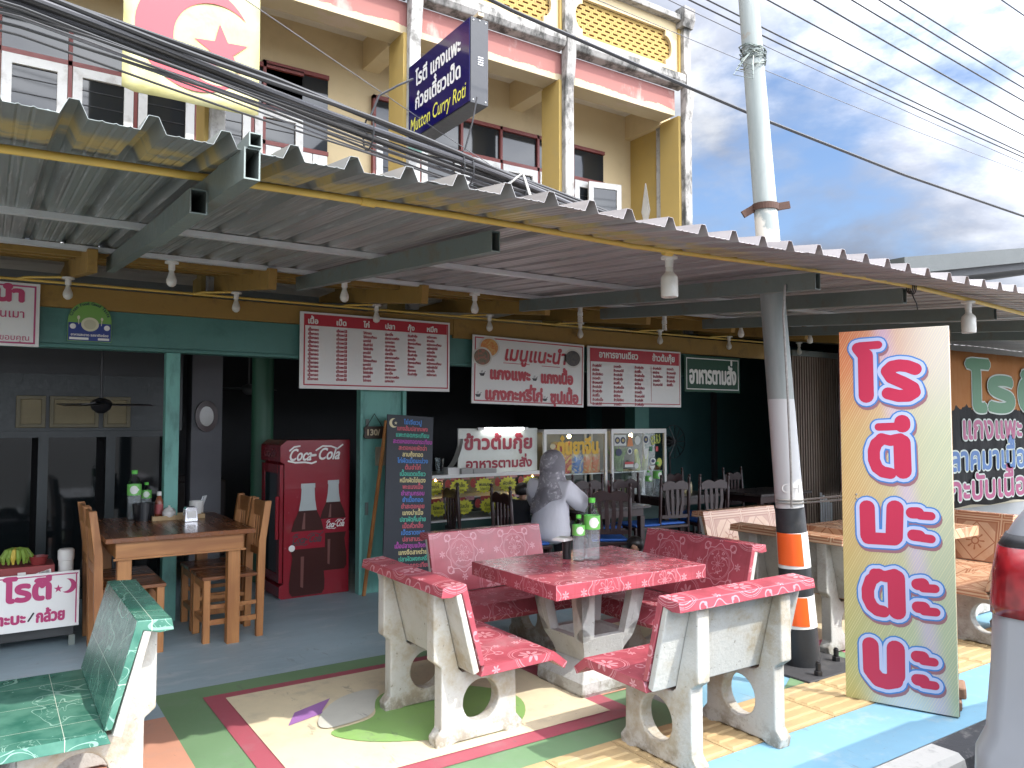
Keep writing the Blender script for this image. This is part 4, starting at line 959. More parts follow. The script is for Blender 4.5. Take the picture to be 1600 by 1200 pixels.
def make_table(tile, conc, lx=1.16, ly=.92):
    t = thing('concrete_table', 'x', 'table')
    MB().bx(-lx/2, lx/2, -ly/2, ly/2, .665, .75).build('tabletop', tile, t, uv=True, bevel=.004)
    q = MB(); q.lathe([(.31*1.0, 0), (.33, .03), (.325, .09), (.20, .19)], n=4, M=Matrix.Rotation(pi/4, 4, 'Z')); q.build('foot', conc, t, bevel=.008)
    q = MB()
    prof = [(.145, .19), (.16, .24), (.20, .32), (.225, .42), (.262, .664)]
    def ww(z):
        for (a, za), (b, zb) in zip(prof, prof[1:]):
            if za <= z <= zb: return a+(b-a)*(z-za)/(zb-za)
    for k in range(4):
        M = Matrix.Rotation(k*pi/2, 4, 'Z')
        outl = [(-w, z) for w, z in prof] + [(w, z) for w, z in prof[::-1]]
        hl = [(-ww(.34)+.085, .34), (ww(.34)-.085, .34), (ww(.63)-.10, .655), (-ww(.63)+.10, .655)]
        p = MB().prism(outl, [hl], -.055, 0, 'y')
        q.add([(x, y-ww(max(.19, min(.664, z)))+.055*1.0, z) for x, y, z in p.v], p.f, M)
    q.build('pedestal', conc, t, recalc=True, bevel=0)
    return t
rt = make_table(RED_T, CONC_G, 1.18, .90); place(rt, 'square red floral tiled table on a white concrete pedestal with two water bottles', (3.19, 3.90, 0), 0)
bt = make_table(BRN_T, CONC_G, 1.2, .9); place(bt, 'brown floral tiled table half hidden behind the tall sign', (6.52, 3.85, 0), 0)

# ------------------------------------------------------------------ wooden table set
WD = wood_mat('teak', (.44, .20, .065), (.25, .095, .028), .32); WDX = wood_mat('teak_side', (.42, .19, .06), (.25, .095, .028), .3, axis=(.08, 1, 1)); WDT = wood_mat('teak_top', (.23, .085, .03), (.13, .045, .018), .14, axis=(1, .08, 1))
t = thing('wooden_table', 'brown teak dining table with thick square legs, carrying bottles and condiments', 'table', (1.18, 6.60, 0))
MB().bx(-.50, .50, -.64, .64, .815, .85).build('tabletop', WDT, t, bevel=.004)
q = MB(); q.bx(-.43, .43, -.585, -.565, .70, .815).bx(-.43, .43, .565, .585, .70, .815).bx(-.43, -.41, -.565, .565, .70, .815).bx(.41, .43, -.565, .565, .70, .815)
q.build('apron', WDX, t, bevel=.002)
MB().bx(-.445, .445, -.60, -.586, .69, .705).build('apron_moulding', WDX, t, bevel=.002)
for a in (-1, 1):
    for b in (-1, 1): MB().bx(a*.37-.045, a*.37+.045, b*.525-.04, b*.525+.04, 0, .70).build('leg', WD, t, bevel=.004)
def make_wchair():
    t = thing('wooden_chair', 'x', 'chair', group='wooden chairs around the teak table')
    w = .17
    for s in (-1, 1):
        q = MB(); q.prism([(-.03, 0), (.02, 0), (.03, .45), (.035, .72), (.075, 1.03), (.025, 1.03), (-.02, .72), (-.028, .45)], [], s*w-.024, s*w+.024, 'x'); q.build('rear_leg', WD, t, bevel=.004)
        MB().bx(s*w-.024, s*w+.024, -.42, -.37, 0, .465).build('front_leg', WD, t, bevel=.004)
        q = MB().bx(s*w-.012, s*w+.012, -.37, -.03, .13, .17).bx(s*w-.012, s*w+.012, -.37, -.03, .25, .28); q.build('side_stretcher', WDX, t, bevel=.002)
    MB().bx(-w-.025, w+.025, -.43, -.03, .465, .49).build('seat', WDT, t, bevel=.004)
    MB().bx(-w+.024, w-.024, -.415, -.39, .40, .465).build('front_rail', WDX, t); MB().bx(-w+.024, w-.024, -.41, -.38, .14, .18).build('front_stretcher', WDX, t)
    MB().bx(-w+.025, w-.025, .035, .06, .90, 1.02).build('top_rail', WDX, t, bevel=.003); MB().bx(-w+.025, w-.025, .01, .035, .60, .66).build('lower_rail', WDX, t, bevel=.003)
    for x in (-.09, -.03, .03, .09): MB().bar((x, .025, .655), (x, .045, .905), .028, .014).build('slat', WD, t)
    return t
wc = make_wchair(); place(wc, 'nearest wooden chair on the left of the teak table, seen from its side', (.66, 6.28, 0), R(90))
o = dup(wc); place(o, 'farther wooden chair on the left of the teak table', (.66, 6.72, 0), R(90))
o = dup(wc); place(o, 'nearest wooden chair on the right of the teak table, by the fridge', (1.775, 6.32, 0), R(-90))
o = dup(wc); place(o, 'farther wooden chair on the right of the teak table', (1.775, 6.75, 0), R(-90))

# ------------------------------------------------------------------ bottles and things on tables
CLEAR = sheetglass('clear_plastic', (.93, .96, .96))
def waterish():
    m, nt, bs = newmat('water'); bs.inputs['Base Color'].default_value = (.85, .88, .89, 1); bs.inputs['Roughness'].default_value = .15; bs.inputs['Alpha'].default_value = .2
    return m
WATER = waterish(); CAPG = plain('cap_green', (.10, .48, .06), .4); LABG = plain('label_green', (.16, .50, .10), .4)
def make_bottle(r, h, label_z, cap):
    t = thing('water_bottle', 'x', 'bottle', group='plastic water bottles')
    pf = [(r*.85, 0), (r, .01)]
    for k in range(6):
        z = .02+k*h*.11; pf += [(r, z), (r*.965, z+h*.03), (r, z+h*.06)]
    pf += [(r*.98, h*.70), (r*.80, h*.80), (r*.45, h*.88), (r*.36, h*.90), (r*.36, h*.935)]
    MB().lathe(pf, n=24).build('body', CLEAR, t, smooth=True)
    MB().lathe([(r*.42, h*.925), (r*.42, h*.995), (r*.38, h), (.001, h)], n=18).build('cap', cap, t, smooth=True)
    MB().lathe([(r*1.012, h*label_z), (r*1.012, h*(label_z+.22)), (r*1.005, h*(label_z+.22)), (r*1.005, h*label_z)], n=24).build('label', LABG, t, smooth=True)
    q = MB()
    for k in range(7):
        a0 = -.6+k*.2
        for j in (0, 1):
            a1 = a0+.2*j
            zz = sqrt(max(0, 1-(a1/.62)**2)) if abs(a1) < .62 else 0
            q.v += [(r*1.02*sin(a1), -r*1.02*cos(a1), h*(label_z+.11-.085*zz)), (r*1.02*sin(a1), -r*1.02*cos(a1), h*(label_z+.11+.085*zz))]
        b = 4*k; q.f.append((b, b+2, b+3, b+1))
    q.build('label_patch', plain('label_white', (.72, .74, .68), .4) if 'label_white' not in MATS else MATS['label_white'], t)
    MB().lathe([(r*.80, .006), (r*.92, .02), (r*.92, h*.62), (.001, h*.62)], n=20).build('water', WATER, t, smooth=True)
    return t
bl = make_bottle(.053, .40, .50, CAPG); place(bl, 'taller clear water bottle with green label on the red table', (3.285, 3.97, .75), R(-25))
bs2 = make_bottle(.041, .295, .56, CAPG); place(bs2, 'shorter clear water bottle with green label on the red table', (3.19, 3.99, .75), R(-25))
o = dup(bl); place(o, 'taller water bottle at the back left of the teak table', (1.00, 7.02, .85), R(-10))
o = dup(bs2); place(o, 'shorter water bottle beside the black holder on the teak table', (1.10, 7.08, .85), R(-10))
q = MB(); q.lathe([(.075, 0), (.085, .14), (.075, .14), (.066, .01), (.001, .01)], n=20, sx=1, sy=.75); tag(q.build('bottle_holder', plain('dark_acrylic', (.012, .013, .015), .15), smooth=True), 'shiny black holder in front of the bottles on the teak table', 'holder').location = (1.06, 6.93, .85)
t = thing('condiment_tray', 'pale wooden tray holding a sauce bottle and a sugar bowl on the teak table', 'tray', (1.26, 6.92, .85))
MB().bx(-.15, .25, -.09, .09, 0, .012).bx(-.15, .25, -.09, -.082, .012, .035).bx(-.15, .25, .082, .09, .012, .035).bx(-.15, -.142, -.082, .082, .012, .035).bx(.242, .25, -.082, .082, .012, .035).build('tray_body', wood_mat('pale_wood', (.50, .36, .18), (.38, .25, .12), .5), t)
t = thing('sauce_bottle', 'small sauce bottle with a white cap and red label on the tray', 'bottle', (1.18, 6.97, .862))
MB().lathe([(.03, 0), (.032, .02), (.032, .13), (.016, .17), (.014, .18)], n=16).build('body', plain('sauce_amber', (.20, .05, .02), .15), t, smooth=True)
MB().lathe([(.018, .178), (.018, .21), (.001, .212)], n=14).build('cap', WHITE, t, smooth=True); MB().lathe([(.0328, .03), (.0328, .11), (.0322, .11), (.0322, .03)], n=16).build('label', plain('label_red', (.42, .10, .10), .5), t, smooth=True)
t = thing('sugar_bowl', 'small white lidded sugar bowl on the tray', 'bowl', (1.24, 6.87, .862))
MB().lathe([(.035, 0), (.052, .03), (.05, .055), (.045, .06)], n=20).build('bowl', WHITE, t, smooth=True); MB().lathe([(.046, .061), (.03, .08), (.008, .088), (.010, .10), (.001, .104)], n=18).build('lid', WHITE, t, smooth=True)
t = thing('napkin_box', 'chrome napkin dispenser in front of the tray on the teak table', 'napkin box', (1.36, 6.66, .85))
MB().prism([(-.05, 0), (.05, 0), (.045, .10), (.035, .115), (-.035, .115), (-.045, .10)], [], -.05, .05, 'y').build('case', plain('chrome', (.55, .56, .58), .2, .9), t, bevel=.004)
MB().bx(-.035, .035, -.052, -.0505, .03, .085).build('napkins', WHT, t)
t = thing('cutlery_mug', 'white mug holding cutlery on the teak table', 'mug', (1.47, 6.97, .85))
MB().lathe([(.05, 0), (.056, .01), (.056, .13), (.05, .13), (.05, .012), (.001, .012)], n=20).build('mug', WHITE, t, smooth=True)
for a, b in ((.02, .0), (.035, .02), (.0, -.02)): MB().cyl((a, b, .02), (a+.05, b, .17), .005, n=8).build('cutlery', GALV, t)
q = MB(); q.lathe([(.028, 0), (.030, .12), (.026, .12), (.024, .006), (.001, .006)], n=16); o = q.build('cup', plain('black_plastic', (.012, .012, .012), .3), smooth=True); o.location = (3.17, 4.09, .75); tag(o, 'small black cup behind the water bottles on the red table', 'cup')
q = MB(); q.bx(-.06, .06, -.045, .045, 0, .012, Matrix.Rotation(.3, 4, 'Z')).bx(-.055, .05, -.04, .04, .013, .02, Matrix.Rotation(.5, 4, 'Z')); o = q.build('napkins', WHT); o.location = (3.15, 4.10, .871); tag(o, 'folded white napkins resting on the black cup', 'napkins')

# ------------------------------------------------------------------ drinks fridge
t = thing('drinks_fridge', 'red soft drink fridge with two cola bottles printed on its side', 'fridge', (2.26, 7.24, 0))
COLA = mat('fridge_red', (.24, .012, .022), .22, vary=.06, bmp=0, coat=.3)
q = MB(); q.prism([(0.03, 0), (.68, 0), (.68, 1.47), (.06, 1.47), (.0, 1.42), (.0, 1.27), (.04, 1.25), (.04, .14), (.0, .12), (.0, 0.02)], [], 0, .62, 'y'); q.build('cabinet', COLA, t, bevel=.004)
d = MB(); 
for y0, y1, z0, z1 in ((.02, .10, .15, 1.24), (.52, .60, .15, 1.24), (.10, .52, .15, .23), (.10, .52, 1.16, 1.24)): d.bx(.004, .038, y0, y1, z0, z1)
dr_ = d.build('door', COLA, t, bevel=.003); MB().bx(.012, .03, .10, .52, .23, 1.16).build('door_pane', plain('fridge_glass', (.02, .035, .04), .05), dr_)
MB().bx(-.03, .003, .03, .06, .55, .95).build('handle', COLA, dr_, bevel=.008)
SCR = {'bold': .0035, 'shear': .30}
def script(name, u, v, w, h, m, y, M=None):
    letters(name, t, m, [('Coca', u, v, h*1.05, {**SCR, 'w': w*.40, 'bold': h*.02}), ('Cola', u+w*.53, v+h*.03, h*1.05, {**SCR, 'w': w*.40, 'bold': h*.02})], y, M)
    P = [];  
    for pl, r in (([(.0, -.02), (.12, -.13), (.30, -.12), (.42, -.2), (.50, -.10)], .022), ([(.50, .62), (.62, .88), (.78, .86), (.90, .70), (1.0, .95)], .020), ([(.42, .30), (.49, .32)], .03), ([(.02, .62), (.10, .85), (.2, .9)], .02)):
        pts = [(u+p[0]*w, v+p[1]*h) for p in pl]
        for a, b in zip(pts, pts[1:]): P.append(capsule(a, b, r*w*.7, 5))
    flat(name+'_swash', t, m, P, y, M)
script('side_lettering', .075, 1.28, .53, .15, WHT, -.003)
def cola(u, z0, k):
    prof = [(.075, 0), (.088, .03), (.09, .10), (.082, .2), (.075, .28), (.088, .36), (.088, .44), (.07, .54), (.045, .62)]
    neck = [(.045, .62), (.036, .70), (.033, .78), (.036, .79), (.036, .82)]
    pol = lambda P: [(u+r*k, z0+z*k) for r, z in P] + [(u-r*k, z0+z*k) for r, z in P[::-1]]
    return pol(prof), pol(neck), pol([(.089, .34), (.089, .46), (.087, .47)])
CB = plain('cola_brown', (.045, .012, .010), .25); CN = plain('cola_neck', (.40, .44, .43), .3); CL = plain('cola_label', (.26, .012, .025), .25)
for u, z0, k, y in ((.515, .21, 1.04, -.003), (.265, .0, 1.27, -.006)):
    a, b, c = [[(u+(p[0]-u)*1.5, p[1]) for p in P_] for P_ in cola(u, z0+.02, k)]; flat('printed_bottle', t, CB, [a], y); flat('printed_neck', t, CN, [b], y-.0005); flat('printed_label', t, CL, [c], y-.001)
    flat('printed_gloss', t, plain('cola_gloss', (.16, .06, .05), .3) if 'cola_gloss' not in MATS else MATS['cola_gloss'], [[(u-.05*k, z0+.08*k), (u-.03*k, z0+.07*k), (u-.025*k, z0+.30*k), (u-.05*k, z0+.30*k)], [(u-.045*k, z0+.50*k), (u-.02*k, z0+.50*k), (u-.02*k, z0+.62*k), (u-.03*k, z0+.62*k)]], y-.0012, each=True)
script('label_lettering', .115, .505, .30, .10, BLKP, -.009); script('label_lettering', .445, .635, .19, .08, WHT, -.0055)
flat('label_badge', t, WHT, [circ(.115, .465, .03)], -.009)
letters('header_lettering', t, plain('faded_red', (.30, .10, .11), .3), [('Coca-Cola', 0, 0, .12, {'w': .36, 'shear': .3, 'bold': .002})], 0, M=Matrix.Translation((-.004, .50, 1.31))@Matrix.Rotation(-pi/2, 4, 'Z'))

# ------------------------------------------------------------------ chalk menu board, house number
t = thing('chalk_board', 'tall black menu board with coloured chalk lettering leaning on brown legs by the fridge', 'menu board', (3.06, 6.72, .20)); t.rotation_euler = (R(-3), R(3), R(2))
MB().bx(0, .50, 0, .018, 0, 1.52).build('panel', mat('chalkboard', (.028, .033, .042), .6, vary=.15), t, bevel=.003)
for x, dx_ in ((-.0, -.06), (.47, 0)): MB().bar((x+dx_, .26, -.19), (x, .02, 1.46), .03, .02).build('prop_leg', WD, t)
q = MB().bx(.02, .05, 0, .02, -.2, 0).bx(.45, .48, 0, .02, -.2, 0); q.build('feet', WD, t)
cc = {'b': (.09, .26, .62), 'r': (.60, .13, .16), 'g': (.10, .50, .36), 'm': (.48, .10, .42), 'y': (.72, .62, .30)}
lines = [('ไข่เจียวปู', 'b'), ('แกงส้มปลากะพง', 'r'), ('แพะทอดกระเทียม', 'g'), ('สะตอหอยทอดกระเทียม', 'm'), ('สะตอหอยผัดฉ่า', 'r'), ('ลาบกุ้งทอด', 'y'), ('ไก่ผัดเม็ดมะม่วง', 'b'), ('ต้มข่าไก่', 'r'), ('เนื้อแดดเดียว', 'g'), ('หมึกผัดไข่แดง', 'y'), ('พะแนงเนื้อ', 'r'), ('ยำสามกรอบ', 'm'), ('ยำเนื้อทอด', 'b'), ('ยำสะตอหอย', 'r'), ('แกงป่าเนื้อ', 'y'), ('ปลาผัดคื่นช่าย', 'g'), ('เป็ดคั่วกลิ้ง', 'r'), ('เป็ดราดซอส', 'b'), ('ปลาสามรส', 'r'), ('เนื้อปลาชุบแป้งทอด', 'm'), ('แกงจืดสาหร่าย', 'y'), ('ปลาผัดผงกะหรี่', 'g'), ('ปลาทอดกระเทียม', 'r')]
for key, col in cc.items():
    it = []
    for i, (s, k) in enumerate(lines):
        if k != key: continue
        n = sum(1 for ch in s if not ('\u0e31' <= ch <= '\u0e3a' and ch not in '\u0e32\u0e33' or '\u0e47' <= ch <= '\u0e4e'))
        it.append((s, .27+.002*i, 1.435-i*.0615, .058, {'a': 'c', 'w': min(.42, n*.0275), 'bold': .0017, 'res': 2}))
    mc = plain('chalk_'+key, col, .8)
    for one in it: letters('chalk_line', t, mc, [one], -.003)
flat('moon_and_star', t, plain('chalk_moon', (.75, .68, .42), .8), [crescent(.065, 1.44, .045, .085, 1.445, .037), star(.088, 1.44, .018)], -.003)
t = thing('house_number', 'small brown house number plaque hanging on the teal folded door', 'number plate', (2.985, 7.0, 1.48))
MB().prism([(0, .02), (.02, 0), (.20, 0), (.22, .02), (.21, .06), (.22, .10), (.20, .12), (.02, .12), (0, .10), (.01, .06)], [], 0, .02, 'y').build('plaque', mat('dark_plaque', (.05, .03, .02), .5), t, bevel=.003)
letters('lettering', t, plain('plaque_ivory', (.60, .50, .33), .5), [('130/', .035, .035, .08, {'bold': .003})]); MB().tube([(.03, .01, .12), (.11, .01, .24), (.19, .01, .12)], .004, 6).build('hanger', BLK, t)

# ------------------------------------------------------------------ dark dining set
DW = mat('dark_mahogany', (.026, .008, .008), .35, vary=.25, bmp=0); DWT = mat('dark_tabletop', (.045, .035, .034), .3, vary=.2, bmp=0); BLU = mat('blue_cushion', (.02, .11, .42), .6, vary=.15)
def make_dchair():
    t = thing('dining_chair', 'x', 'chair', group='dark dining chairs with turned posts')
    for s in (-1, 1):
        pf = [(.016, 0), (.018, .44), (.022, .46), (.016, .50), (.019, .62), (.019, .88), (.013, .90), (.021, .93), (.013, .955), (.020, .98), (.012, 1.0), (.018, 1.015), (.016, 1.03), (.001, 1.038)]
        q = MB().lathe(pf, n=10); MB().add([(x+s*.20, y+.06*max(0, z-.45), z) for x, y, z in q.v], q.f).build('rear_post', DW, t, smooth=True)
        MB().lathe([(.014, 0), (.02, .2), (.016, .22), (.02, .40), (.02, .44)], c=(s*.19, -.40, 0), n=10).build('front_leg', DW, t, smooth=True)
        MB().bar((s*.195, -.39, .2), (s*.2, 0, .2), .02).build('stretcher', DW, t)
    MB().bx(-.215, .215, -.425, .015, .42, .452).build('seat_frame', DW, t, bevel=.006)
    MB().bx(-.19, .19, -.41, -.02, .453, .48).build('cushion', BLU, t, bevel=.012)
    n = 16; tp_ = [(-.182+.364*i/n, .925+.03*abs(sin(2*pi*i/n))+.012*sin(pi*i/n)) for i in range(n+1)]; bt_ = [(x, .85+.012*sin(pi*i/n)) for i, (x, _) in enumerate(tp_)]
    MB().prism(bt_ + tp_[::-1], [], .018, .04, 'y').build('top_rail', DW, t, bevel=.003)
    MB().bx(-.182, .182, .002, .022, .53, .57).build('lower_rail', DW, t)
    for x in (-.11, -.037, .037, .11): 
        q = MB()
        q.prism([(x*.75-.02, .565), (x*.75+.02, .565), (x+.016, .72), (x+.02, .86), (x-.02, .86), (x-.024, .72)], [], .012, .026, 'y'); q.build('slat', DW, t)
    return t
dc = make_dchair()
chairs = [((3.99, 7.05, 0), 82, 'dark dining chair in front of the food counter, left of the seated woman'), ((4.16, 6.36, 0), 84, 'dark dining chair the woman in the headscarf sits on'),
          ((5.80, 7.06, 0), -8, 'dark dining chair behind the table right of the woman, before the left glass cabinet'), ((6.28, 6.95, 0), -4, 'dark dining chair before the right glass cabinet, nearest its vegetables'),
          ((5.15, 5.95, 0), 150, 'dark dining chair with bright blue seat pushed under the near side of the table'), ((6.62, 6.52, 0), 172, 'dark dining chair right of the glass cabinets, back towards the street'),
          ((7.12, 6.38, 0), 168, 'dark dining chair with its back to the street, nearest the utility pole'), ((7.50, 7.35, 0), 10, 'dark dining chair far back, left one behind the rear table'), ((8.35, 7.1, 0), 5, 'dark dining chair far back, right one behind the rear table')]
for i, (l, a, s) in enumerate(chairs):
    o = dc if i == 0 else dup(dc); place(o, s, l, R(a))
def make_dtable():
    t = thing('dining_table', 'x', 'table', group='dark dining tables')
    MB().bx(-.5, .5, -.36, .36, .725, .755).build('tabletop', DWT, t, bevel=.004); MB().bx(-.44, .44, -.30, .30, .64, .724).build('apron', DW, t)
    for a in (-1, 1):
        for b in (-1, 1): MB().bx(a*.42-.03, a*.42+.03, b*.28-.03, b*.28+.03, 0, .64).build('leg', DW, t, bevel=.003)
    return t
dt = make_dtable(); place(dt, 'dark dining table the seated woman leans on', (5.42, 6.52, 0), R(0))
o = dup(dt); place(o, 'dark dining table with condiment bottles behind the chairs near the pole', (7.10, 7.0, 0), R(0)); o = dup(dt); place(o, 'dark dining table at the back right, partly behind the utility pole', (8.35, 6.62, 0), R(0))
o = dup(bl); place(o, 'taller water bottle on the dark table right of the glass cabinets', (6.78, 6.95, .755)); o = dup(bs2); place(o, 'shorter water bottle on the dark table right of the glass cabinets', (6.68, 7.0, .755))
for x, col, l in ((7.02, (.03, .03, .035), 'black napkin holder on the dark table near the pole'), (7.18, (.50, .42, .22), 'small yellow sauce jar on the dark table near the pole'), (7.28, (.40, .34, .20), 'second small sauce jar on the dark table near the pole, right of the yellow one')):
    q = MB().lathe([(.03, 0), (.035, .02), (.035, .10), (.025, .12), (.025, .14), (.001, .142)], n=14); o = q.build('condiment_jar', plain('jar_%d' % int(x*100), col, .35), smooth=True); o.location = (x, 6.9, .755); tag(o, l, 'jar')

# ------------------------------------------------------------------ food counter and glass cabinets
t = thing('food_counter', 'glass-fronted food counter with a white metal top and two shelves', 'counter', (3.78, 7.20, 0))
MB().bx(0, 1.44, .02, .55, 0, .60).build('base', mat('counter_green', (.015, .05, .04), .5), t)
MB().bx(-.01, 1.45, -.01, .56, 1.055, 1.09).bx(-.01, 1.45, -.01, .56, .60, .62).bx(-.01, .015, -.01, .015, .62, 1.055).bx(1.425, 1.45, -.01, .015, .62, 1.055).build('frame', WHITE, t, bevel=.002)
MB().bx(.02, 1.42, .05, .50, .83, .84).build('shelf', GALV, t); MB().bx(.015, 1.425, .0, .005, .62, 1.055).build('front_pane', CLEAR, t); MB().bx(0, 1.44, .52, .55, .62, 1.055).build('back_panel', mat('counter_inside', (.10, .10, .095), .5), t)
YC = plain('card_yellow', (.78, .68, .06), .5); RC = plain('card_red', (.42, .04, .035), .5); PC = plain('card_pink', (.50, .22, .24), .5)
nm = ['แกงไก่', 'คั่วกลิ้ง', 'พะแนง', 'ผัดเผ็ด', 'แกงแพะ', 'ไข่พะโล้', 'มัสมั่น', 'ต้มส้ม', 'ไก่ทอด', 'ปลาทอด']
for k in range(9):
    r_ = k // 5; x = 3.86+(k % 5)*.31+r_*.06; z = .955 if r_ == 0 else .735
    c = thing('price_card', 'x', 'price card', (x, 7.235, z), 0, 'yellow starburst cards in the food counter')
    c['label'] = '%s yellow starburst price card from the left, %s row inside the food counter' % (['first', 'second', 'third', 'fourth', 'fifth'][k % 5], 'upper' if r_ == 0 else 'lower')
    MB().prism([(p[0], p[1]*.72) for p in star(.0, 0, .12, 14, .78)], [], 0, .004, 'y').build('card', YC, c)
    flat('red_tabs', c, RC, [rect(-.10, .02, .06, .105), circ(-.135, .03, .035, rz=.05)], .006); flat('pink_tabs', c, PC, [rect(.03, .13, .07, .11)], .006)
    letters('lettering', c, BLKP, [(nm[k], 0, -.005, .05, {'a': 'c', 'res': 2, 'bold': .001}), (nm[(k+3) % 9], 0, -.05, .04, {'a': 'c', 'res': 2})])
def glow(loc, label, k=30.):
    t = thing('warm_lamp', label, 'lamp', loc, 0, 'small warm lamps in the food counter')
    MB().ball((0, 0, 0), .022, 12, 8).build('bulb', plain('warm_glow', (1, .72, .35), .4, emit=k) if 'warm_glow' not in MATS else MATS['warm_glow'], t, smooth=True); MB().cyl((0, 0, .02), (0, 0, .045), .012, n=10).build('socket', WHITE, t)
glow((3.90, 7.26, 1.02), 'small lit warm bulb at the left end of the food counter'); glow((4.80, 7.26, 1.01), 'small lit warm bulb in the middle of the food counter'); glow((5.72, 7.33, 1.47), 'lit warm bulb at the top of the yellow-lettered glass cabinet'); glow((6.70, 7.33, 1.47), 'lit warm bulb at the top of the sticker-covered glass cabinet')
glow((5.14, 7.26, 1.01), 'small lit warm bulb at the right end of the food counter')
t = thing('counter_sign', 'white banner sign with dark red Thai letters standing on the food counter', 'sign', (4.18, 7.28, 1.09))
MB().bx(0, 1.04, 0, .015, .0, .48).build('panel', mat('vinyl_white', (.62, .64, .58), .45, vary=.08, dirt=(.45, .44, .3), damt=.4, dscale=2), t)
letters('lettering', t, plain('print_wine', (.28, .015, .03), .45), [('ข้าวต้มกุ๊ย', .08, .255, .20, {'w': .88, 'bold': .009}), ('อาหารตามสั่ง', .10, .05, .135, {'w': .86, 'bold': .006})])
t = thing('tube_lamp', 'lit white tube lamp along the top of the counter sign', 'lamp', (4.46, 7.24, 1.565))
MB().cyl((.02, 0, 0), (.54, 0, 0), .014, n=12).build('tube', plain('tube_glow', (.95, .98, 1), .4, emit=7.), t, smooth=True); MB().bx(-.06, .02, -.012, .012, -.015, .015).bx(.54, .6, -.012, .012, -.015, .015).build('end_caps', WHITE, t)
o = MB().lathe([(.04, 0), (.055, .17), (.051, .17), (.037, .006), (.001, .006)], n=18).build('drinking_glass', CLEAR, None, smooth=True); o.location = (3.97, 7.3, 1.09); tag(o, 'clear plastic tumbler on the left end of the counter top', 'glass')
q = MB(); q.bx(0, .16, 0, .12, 0, .07); k_ = [(.02+.0*i, 0, 0) for i in range(2)]
for i in range(8):
    a0, a1 = i*.16, (i+1)*.16
    q.add([(.05+.14*sin(a0), 0, .07+.20*(1-cos(a0))+.02*i), (.05+.14*sin(a1), 0, .07+.20*(1-cos(a1))+.02*(i+1)), (.05+.14*sin(a1), .11, .07+.20*(1-cos(a1))+.02*(i+1)), (.05+.14*sin(a0), .11, .07+.20*(1-cos(a0))+.02*i)], [(0, 1, 2, 3)])
o = q.build('receipt_printer', WHITE, None, recalc=False, weld=False); o.location = (4.02, 7.21, 1.09); tag(o, 'white receipt roll curling up on the counter beside the tumbler', 'printer')
o = MB().bx(0, .14, 0, .12, 0, .06).bx(.15, .44, .0, .1, 0, .05).build('paper_boxes', mat('grey_card', (.36, .35, .33), .7), None, bevel=.004); o.location = (4.16, 7.17, 1.09); tag(o, 'low grey paper boxes on the counter in front of the white banner sign', 'box')
def cabinet(x0, label, L):
    t = thing('glass_cabinet', label, 'cabinet', (x0, 7.2, 0), 0, 'white-framed glass cabinets')
    MB().bx(0, L, .02, .42, 0, .62).build('base', MATS['counter_green'], t)
    f = MB()
    for q in ((0, L, 1.50, 1.555), (0, L, .62, .66), (0, .035, .66, 1.50), (L-.035, L, .66, 1.50)): f.bx(q[0], q[1], 0, .03, q[2], q[3])
    f.bx(0, L, .03, .42, 1.52, 1.55).bx(0, .03, .39, .42, .66, 1.5).bx(L-.03, L, .39, .42, .66, 1.5); f.build('frame', WHITE, t, bevel=.002)
    MB().bx(.035, L-.035, .03, .40, 1.02, 1.03).build('shelf', GALV, t); MB().bx(.03, L-.03, .405, .415, .66, 1.52).build('back_panel', mat('cabinet_inside', (.10, .11, .095), .5) if 'cabinet_inside' not in MATS else MATS['cabinet_inside'], t)
    MB().bx(.035, L-.035, .01, .016, .66, 1.50).build('front_pane', CLEAR, t)
    return t
t = cabinet(5.26, 'glass cabinet with yellow Thai letters and red snack packets, behind the seated woman', .94)
letters('lettering', t, plain('vinyl_yellow', (.70, .42, .03), .5), [('ตุ๋นยาจีน', .20, 1.27, .24, {'w': .60, 'bold': .010})], .008)
flat('mushroom_mark', t, plain('vinyl_cream', (.55, .48, .28), .5), [circ(.13, 1.36, .04, rz=.03), rect(.12, .14, 1.28, 1.36)], .008)
def packet(x, z, w, h, c1, c2, label, y=7.32):
    m, nt, bs = newmat('packet_foil'); n = noise(nt, coords(nt), 9, 4, .6, 1.); setc(nt, bs, mixc(nt, n.step(.42, .58), c1, c2)); bs.inputs['Roughness'].default_value = .3
    q = MB(); k = 8
    for s in (-1, 1):
        b = len(q.v)
        for i in range(k+1):
            for j in range(k+1):
                u, v = i/k, j/k; q.v.append(((u-.5)*w, s*.035*(sin(pi*u)*sin(pi*v))**.6, v*h+.012*sin(9*u)*(1 if v > .9 else .2)))
        for i in range(k):
            for j in range(k): q.f.append((b+i*(k+1)+j, b+(i+1)*(k+1)+j, b+(i+1)*(k+1)+j+1, b+i*(k+1)+j+1))
    o = q.build('snack_packet', m, None, smooth=True); o.location = (x, y, z); tag(o, label, 'snack packet', 'snack packets in the glass cabinet')
packet(5.60, 1.03, .30, .37, (.60, .06, .06), (.78, .55, .10), 'largest red and yellow snack packet standing in the glass cabinet')
packet(5.84, 1.03, .18, .27, (.06, .18, .50), (.68, .60, .40), 'blue-topped snack packet in the middle of the glass cabinet'); packet(5.99, 1.03, .14, .28, (.72, .20, .05), (.68, .55, .25), 'left one of the two orange snack packets in the glass cabinet'); packet(6.12, 1.03, .13, .28, (.75, .19, .05), (.66, .52, .24), 'right one of the two orange snack packets in the glass cabinet')
t = cabinet(6.27, 'glass cabinet covered with round stickers and filled with vegetables', .92)
G1 = plain('sticker_white', (.62, .64, .60), .5); G2 = plain('sticker_dark', (.03, .04, .09), .5); G3 = plain('sticker_orange', (.60, .22, .08), .5); G4 = plain('sticker_lime', (.45, .50, .08), .5); G5 = plain('sticker_red', (.50, .06, .06), .5)
